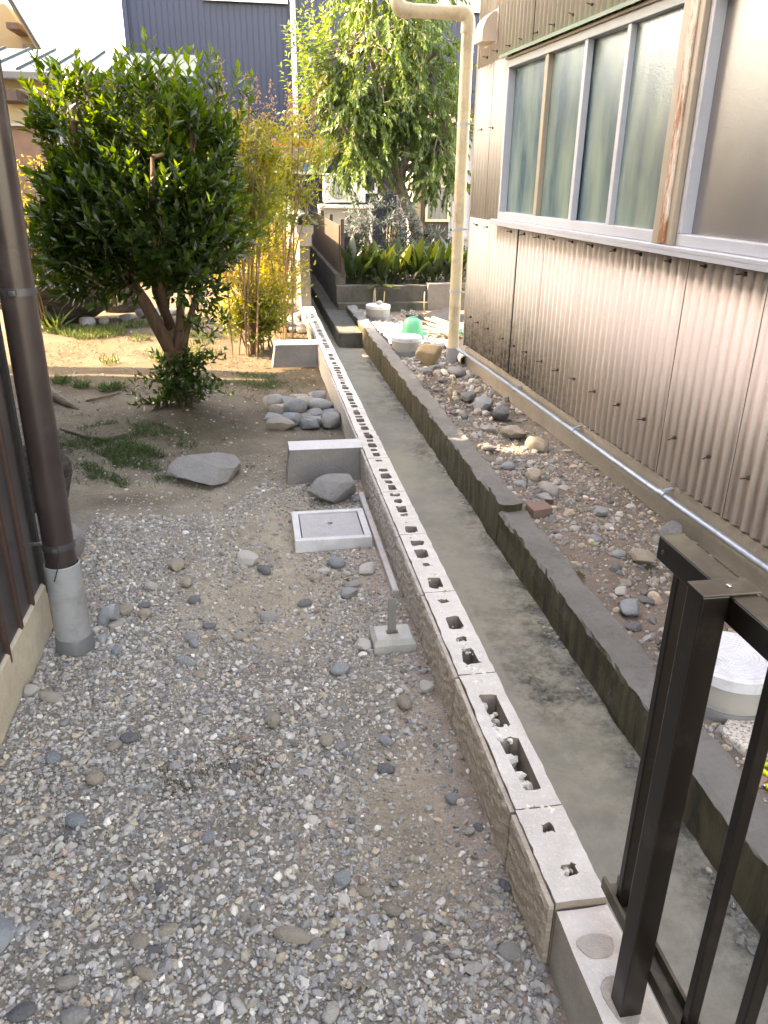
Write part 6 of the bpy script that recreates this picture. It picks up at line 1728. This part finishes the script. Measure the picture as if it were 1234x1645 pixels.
# tiled slope facing the camera, rows of curved tiles
rows = 7; cols = 12
tm = MB()
n = 9
for r_ in range(rows):
    for c in range(cols):
        x0 = -4.30 - c * 0.19 - r_ * 0.085; z0 = 4.95 - r_ * 0.155; y0 = 17.5 - r_ * 0.16
        pts = []
        for k in range(n):
            a = k / (n - 1); xx_ = x0 - 0.2 + 0.2 * a; zz_ = z0 + 0.045 * math.sin(a * math.pi * 2)
            pts.append((xx_, zz_))
        A1 = [(a, y0 - 0.20, b - 0.19) for a, b in pts]; B1 = [(a, y0, b) for a, b in pts]; A2 = [(a, y0 - 0.20, b - 0.22) for a, b in pts]
        v = A1 + B1 + A2; f = []
        for k in range(n - 1): f += [(k, k + 1, n + k + 1, n + k), (2 * n + k, 2 * n + k + 1, k + 1, k)]
        local(MB().add(v, f).build('roof_tile', M['tile_blue'], None, True, fix=False), th)

ob = empty('outbuilding', (-3.4, 14, 0), 0, 'low outbuilding with a shiny grey green metal roof and brown boarded wall at upper left', 'outbuilding')
# roof: panels with standing seams, facing the camera with a shallow slope
xs0 = np.arange(-6.6, -1.0, 0.42)
for i, x in enumerate(xs0):
    mb = MB().add([(x, 13.6, 2.98), (x + 0.405, 13.6, 2.98), (x + 0.405, 16.6, 3.62), (x, 16.6, 3.62), (x, 13.6, 2.95), (x + 0.405, 13.6, 2.95), (x + 0.405, 16.6, 3.59), (x, 16.6, 3.59)], [(0, 1, 2, 3), (7, 6, 5, 4), (0, 4, 5, 1), (1, 5, 6, 2), (3, 7, 4, 0)])
    local(mb.build('roof_panel', M['teal_roof']), ob)
    mb = MB().poly([(x + 0.405, 13.6, 2.98), (x + 0.42, 13.6, 2.98), (x + 0.42, 13.6, 3.015), (x + 0.405, 13.6, 3.015)], (0, 3.0, 0.64))
    local(mb.build('roof_seam', M['teal_roof']), ob)
local(MB().box(-6.7, -1.0, 13.52, 13.59, 2.86, 2.975, 0.02).build('gutter', M['dark_pvc']), ob)
local(MB().box(-6.7, -1.2, 13.9, 14.0, 2.30, 2.95).build('white_wall', M['cream_wall']), ob)
local(MB().box(-6.7, -2.95, 13.85, 13.9, 0.0, 2.26).build('boarded_wall', M['brown_wood']), ob)
local(MB().box(-6.7, -2.93, 13.78, 13.84, 2.262, 2.30).build('wall_rail', M['fascia']), ob)
local(MB().box(-3.55, -3.20, 13.2, 13.88, 2.56, 2.70).build('beam', M['dark_wood']), ob)
local(MB().box(-2.93, -2.80, 13.82, 13.9, 0.0, 2.28).build('dark_post', M['dark']), ob)
local(MB().tube([(-2.75, 13.8, 0), (-2.75, 13.8, 2.25)], 0.06, 10).build('grey_post', M['grey_pvc'], None, True), ob)
local(MB().box(-6.7, -1.2, 14.0, 16.5, 0, 2.9).build('rear_body', M['dark_wood']), ob)
# pylon far off
py = MB()
cxp, yp, zt = -19.3, 120.0, 18.0
for sx_ in (-1, 1):
    for sy_ in (-1, 1): py.tube([(cxp + sx_ * 1.6, yp + sy_ * 1.6, 0), (cxp + sx_ * 0.55, yp + sy_ * 0.55, 10), (cxp + sx_ * 0.42, yp + sy_ * 0.42, zt)], 0.07, 5)
for k in range(9):
    z0, z1 = 8 + k * 1.1, 8 + (k + 1) * 1.1; w = 0.6 - 0.02 * k
    for sy_ in (-1, 1):
        py.tube([(cxp - w, yp + sy_ * w, z0), (cxp + w, yp + sy_ * w, z1)], 0.04, 4); py.tube([(cxp + w, yp + sy_ * w, z0), (cxp - w, yp + sy_ * w, z1)], 0.04, 4)
py.tube([(cxp - 1.6, yp, 17.6), (cxp + 1.6, yp, 17.6)], 0.06, 4)
tag(py.build('pylon', M['pylon'], None), 'distant pale lattice pylon against the white sky', 'pylon')
mb = MB().tube([(-40 + 4 * k, 60, 9.2 + 0.05 * k + 0.0052 * k * k) for k in range(14)], 0.022, 5)
tag(mb.build('overhead_wire', M['wire'], None), 'thin overhead wire crossing the white sky at upper left', 'wire')

# added unseen tree, left: crown lumps shaped to keep sun off the workshop
sh_t = empty('added_shade_tree', (-4.0, 7.6, 0), 0, 'added unseen tree beyond the left edge of the view, there to cast shade', 'tree')
rs = np.random.RandomState(71)
local(MB().tube([(-4.1, 7.6, -0.1), (-4.05, 7.6, 2.5), (-3.9, 7.5, 4.6), (-3.5, 7.2, 6.6)], [0.2, 0.16, 0.12, 0.05], 10).build('trunk', M['bark_grey'], None, True), sh_t)
lumpsS = [((-3.3, 6.0, 6.0), (0.9, 1.1, 1.4)), ((-3.3, 7.0, 6.0), (0.9, 1.1, 1.4)), ((-3.3, 7.9, 5.9), (0.9, 1.0, 1.45)), ((-3.3, 8.7, 5.9), (0.9, 0.8, 1.4)), ((-3.3, 6.3, 7.0), (0.9, 1.0, 0.9)), ((-3.3, 7.6, 7.1), (0.9, 1.0, 0.9)), ((-3.3, 8.8, 6.9), (0.9, 0.8, 0.9)), ((-3.35, 7.40, 4.0), (0.45, 0.55, 0.40)), ((-3.3, 8.75, 4.3), (0.5, 0.45, 0.4))]
ns = 9000
li = rs.randint(0, 9, ns)
B = np.array([l[0] for l in lumpsS])[li] + nrm(rs.normal(0, 1, (ns, 3))) * rs.uniform(0.1, 1, (ns, 1)) ** 0.4 * np.array([l[1] for l in lumpsS])[li]
D = nrm(rs.normal(0, 1, (ns, 3)))
P, LD, NN, ln, lw_, t = shoots(B, D, rs.uniform(0.25, 0.5, ns), 8, rs, 1.0, 0.0, (0.2, 0.32), 0.6, 0.0)
local(leaves_mesh('crown', P, LD, NN, ln, lw_, rs.uniform(0, 0.6, len(P)), M['leaf_tree'], None), sh_t)

# ------------------------------------------------------------------ grass, moss, roots
def blades(P, rs, L, Wd, lean=0.5):
    n = len(P)
    D = nrm(np.stack([rs.normal(0, lean, n), rs.normal(0, lean, n), np.ones(n)], -1))
    N_ = nrm(rs.normal(0, 1, (n, 3)))
    return P, D, N_, rs.uniform(L[0], L[1], n), np.full(n, Wd)
def grass_obj(name, P, L, Wd, mat, label, seed, var=(0, 1), lean=0.55, kind='stuff'):
    rs = np.random.RandomState(seed)
    P, D, N_, l, w = blades(P, rs, L, Wd, lean)
    o = leaves_mesh(name, P, D, N_, l, w, rs.uniform(var[0], var[1], len(P)), mat, None, 0.05, 0.25, None, False)
    tag(o, label, kind=kind)
    return o
rs = np.random.RandomState(83)
def blob_pts(cx_, cy_, rx, ry, n, thr=0.0, f=9):
    a = rs.uniform(0, 6.28, n); r_ = np.sqrt(rs.uniform(0, 1, n))
    x = cx_ + rx * r_ * np.cos(a); y = cy_ + ry * r_ * np.sin(a)
    k = wave(x, y, f, 91) > thr - 0.6 * (1 - r_)
    x, y = x[k], y[k]
    return np.stack([x, y, G(x, y) - 0.003], -1)
P = np.concatenate([blob_pts(-0.98, 5.0, 0.42, 0.42, 4200, 0.25, 16), blob_pts(-0.74, 4.58, 0.30, 0.38, 4200, 0.2, 16), blob_pts(-1.2, 4.9, 0.4, 0.4, 1800, 0.3, 14), blob_pts(-0.12, 6.6, 0.36, 0.38, 2200, 0.25, 16), blob_pts(-0.62, 4.95, 0.25, 0.25, 700, 0.3, 16), blob_pts(-0.9, 4.8, 0.65, 0.7, 900, 0.1, 20), blob_pts(-0.2, 6.4, 0.6, 0.5, 500, 0.1, 20)])
grass_obj('lawn_grass', P, (0.018, 0.055), 0.0045, M['grass'], 'short dark green grass patches in the shade beside the flat slab', 84, (0, 0.55), 0.9)
P = np.concatenate([blob_pts(-1.9, 8.75, 0.5, 0.28, 1800, 0.1), blob_pts(-1.1, 9.0, 0.6, 0.25, 1800, 0.15), blob_pts(-0.9, 8.3, 0.45, 0.4, 900, 0.35), blob_pts(-0.7, 7.6, 0.3, 0.35, 800, 0.3), blob_pts(-1.35, 7.4, 0.15, 0.2, 260, 0.2)])
grass_obj('sunlit_grass', P, (0.04, 0.11), 0.008, M['grass'], 'longer grass in the sunlit back of the garden', 85, (0.3, 1))
n = 5200
x = rs.uniform(-2.2, 0.5, n); y = rs.uniform(6.1, 9.0, n)
k = (wave(x, y, 5, 95) > -0.1) & ~((x > 0.1) & (y < 7.5) & (y > 7.1))
P = np.stack([x[k], y[k], G(x[k], y[k])], -1)
grass_obj('dry_grass', P, (0.02, 0.055), 0.005, M['dry_grass'], 'thin dry straw coloured grass over the sunlit soil', 86, (0, 1), 1.6)
tl = ['green grass tuft nearest the brown downpipe on the bare soil', 'middle grass tuft of the three on the bare soil', 'grass tuft nearest the dark tree trunk on the bare soil']
for k, (x, y) in enumerate([(-1.66, 6.70), (-1.40, 6.55), (-1.17, 6.40)]):
    o = grass_obj('grass_tuft', blob_pts(x, y, 0.10, 0.09, 260, -0.5), (0.05, 0.10), 0.007, M['grass'], tl[k], 90 + k, (0.1, 0.6), 0.8, 'thing'); tag(o, tl[k], 'grass tuft', 'grass tufts on the bare soil')
o = grass_obj('spiky_plant', blob_pts(-2.15, 8.95, 0.06, 0.06, 26, -1), (0.2, 0.36), 0.03, M['grass'], '', 99, (0.4, 0.9), 0.8, 'thing'); tag(o, 'small spiky leaved plant growing against the huge boulder', 'plant')
mossP = np.concatenate([blob_pts(-0.27, 1.86, 0.09, 0.06, 700, 0.2, 20), blob_pts(-0.08, 1.85, 0.11, 0.06, 800, 0.2, 20), blob_pts(0.11, 1.135, 0.06, 0.05, 500, 0.2, 25), blob_pts(0.02, 1.14, 0.04, 0.04, 300, 0.2, 25), blob_pts(-0.28, 1.78, 0.05, 0.04, 300, 0.2, 25), blob_pts(-0.15, 1.94, 0.08, 0.04, 300, 0.2, 25)])
grass_obj('gravel_moss', mossP[::2] + np.array([0, 0, 0.004]), (0.005, 0.011), 0.005, M['moss'], 'brown and green moss patches between the gravel stones', 100, (0.2, 1), 1.0)
o = grass_obj('moss_tuft', blob_pts(1.50, 2.30, 0.05, 0.05, 420, -0.6) + np.array([0, 0, 0.0]), (0.015, 0.035), 0.006, M['grass'], '', 101, (0, 0.5), 0.8, 'thing'); tag(o, 'round tuft of green moss on the right bank beside the railing post', 'moss')
o = grass_obj('moss_patch', blob_pts(1.335, 2.9, 0.05, 0.05, 420, -0.6) + np.array([0, 0, 0.02]), (0.008, 0.018), 0.006, M['moss'], '', 102, (0.6, 1), 0.9, 'thing'); tag(o, 'small yellow green moss patch on top of the retaining wall', 'moss')
rs = np.random.RandomState(131)
n = 1500
x = rs.uniform(-1.7, 0.5, n); y = rs.uniform(4.2, 9.4, n)
k = ~((x > 0.1) & (((y > 4.13) & (y < 4.4)) | ((y > 7.1) & (y < 7.5)))) & (rs.uniform(0, 1, n) < np.clip(0.5 + 0.5 * wave(x, y, 5, 12), 0.1, 1))
x, y = x[k], y[k]; m = len(x)
leaves_mesh('leaf_litter', np.stack([x, y, G(x, y) + 0.006], -1), np.stack([rs.normal(0, 1, m), rs.normal(0, 1, m), rs.normal(0.05, 0.18, m)], -1), np.tile([0.1, 0, 1.0], (m, 1)), rs.uniform(0.025, 0.065, m), rs.uniform(0.010, 0.024, m), rs.uniform(0, 1, m), leafmat('dead_leaf', [(0, (0.05, 0.032, 0.018)), (0.6, (0.10, 0.06, 0.03)), (1, (0.17, 0.11, 0.05))], 0.1, 0.7, (1.1, 1, 0.9, 1)), None, 0.12, 0.15, 'small dead brown leaves scattered over the garden soil')
# surface roots and twigs
def root(path, radii, label, mat='bark_grey', name='root'):
    tag(MB().tube(path, radii, 8).build(name, M[mat], None, True), label, name.replace('_', ' '))
root([(-1.70, 6.35, 0.10), (-1.55, 6.1, 0.06), (-1.42, 5.95, 0.03), (-1.32, 5.85, 0.0)], [0.05, 0.04, 0.025, 0.01], 'thick dark root emerging from behind the brown downpipe')
root([(-1.34, 5.35, 0.015), (-1.15, 5.15, 0.02), (-1.0, 5.08, 0.015), (-0.85, 5.2, 0.02), (-0.78, 5.28, 0.005)], [0.012, 0.014, 0.016, 0.013, 0.006], 'thin crooked fallen branch lying in the shaded grass', name='fallen_branch')
root([(-1.30, 6.05, 0.02), (-1.15, 6.15, 0.03), (-1.08, 6.3, 0.02)], [0.008, 0.01, 0.005], 'small dry twig near the middle grass tuft', 'stem_tan', 'twig')
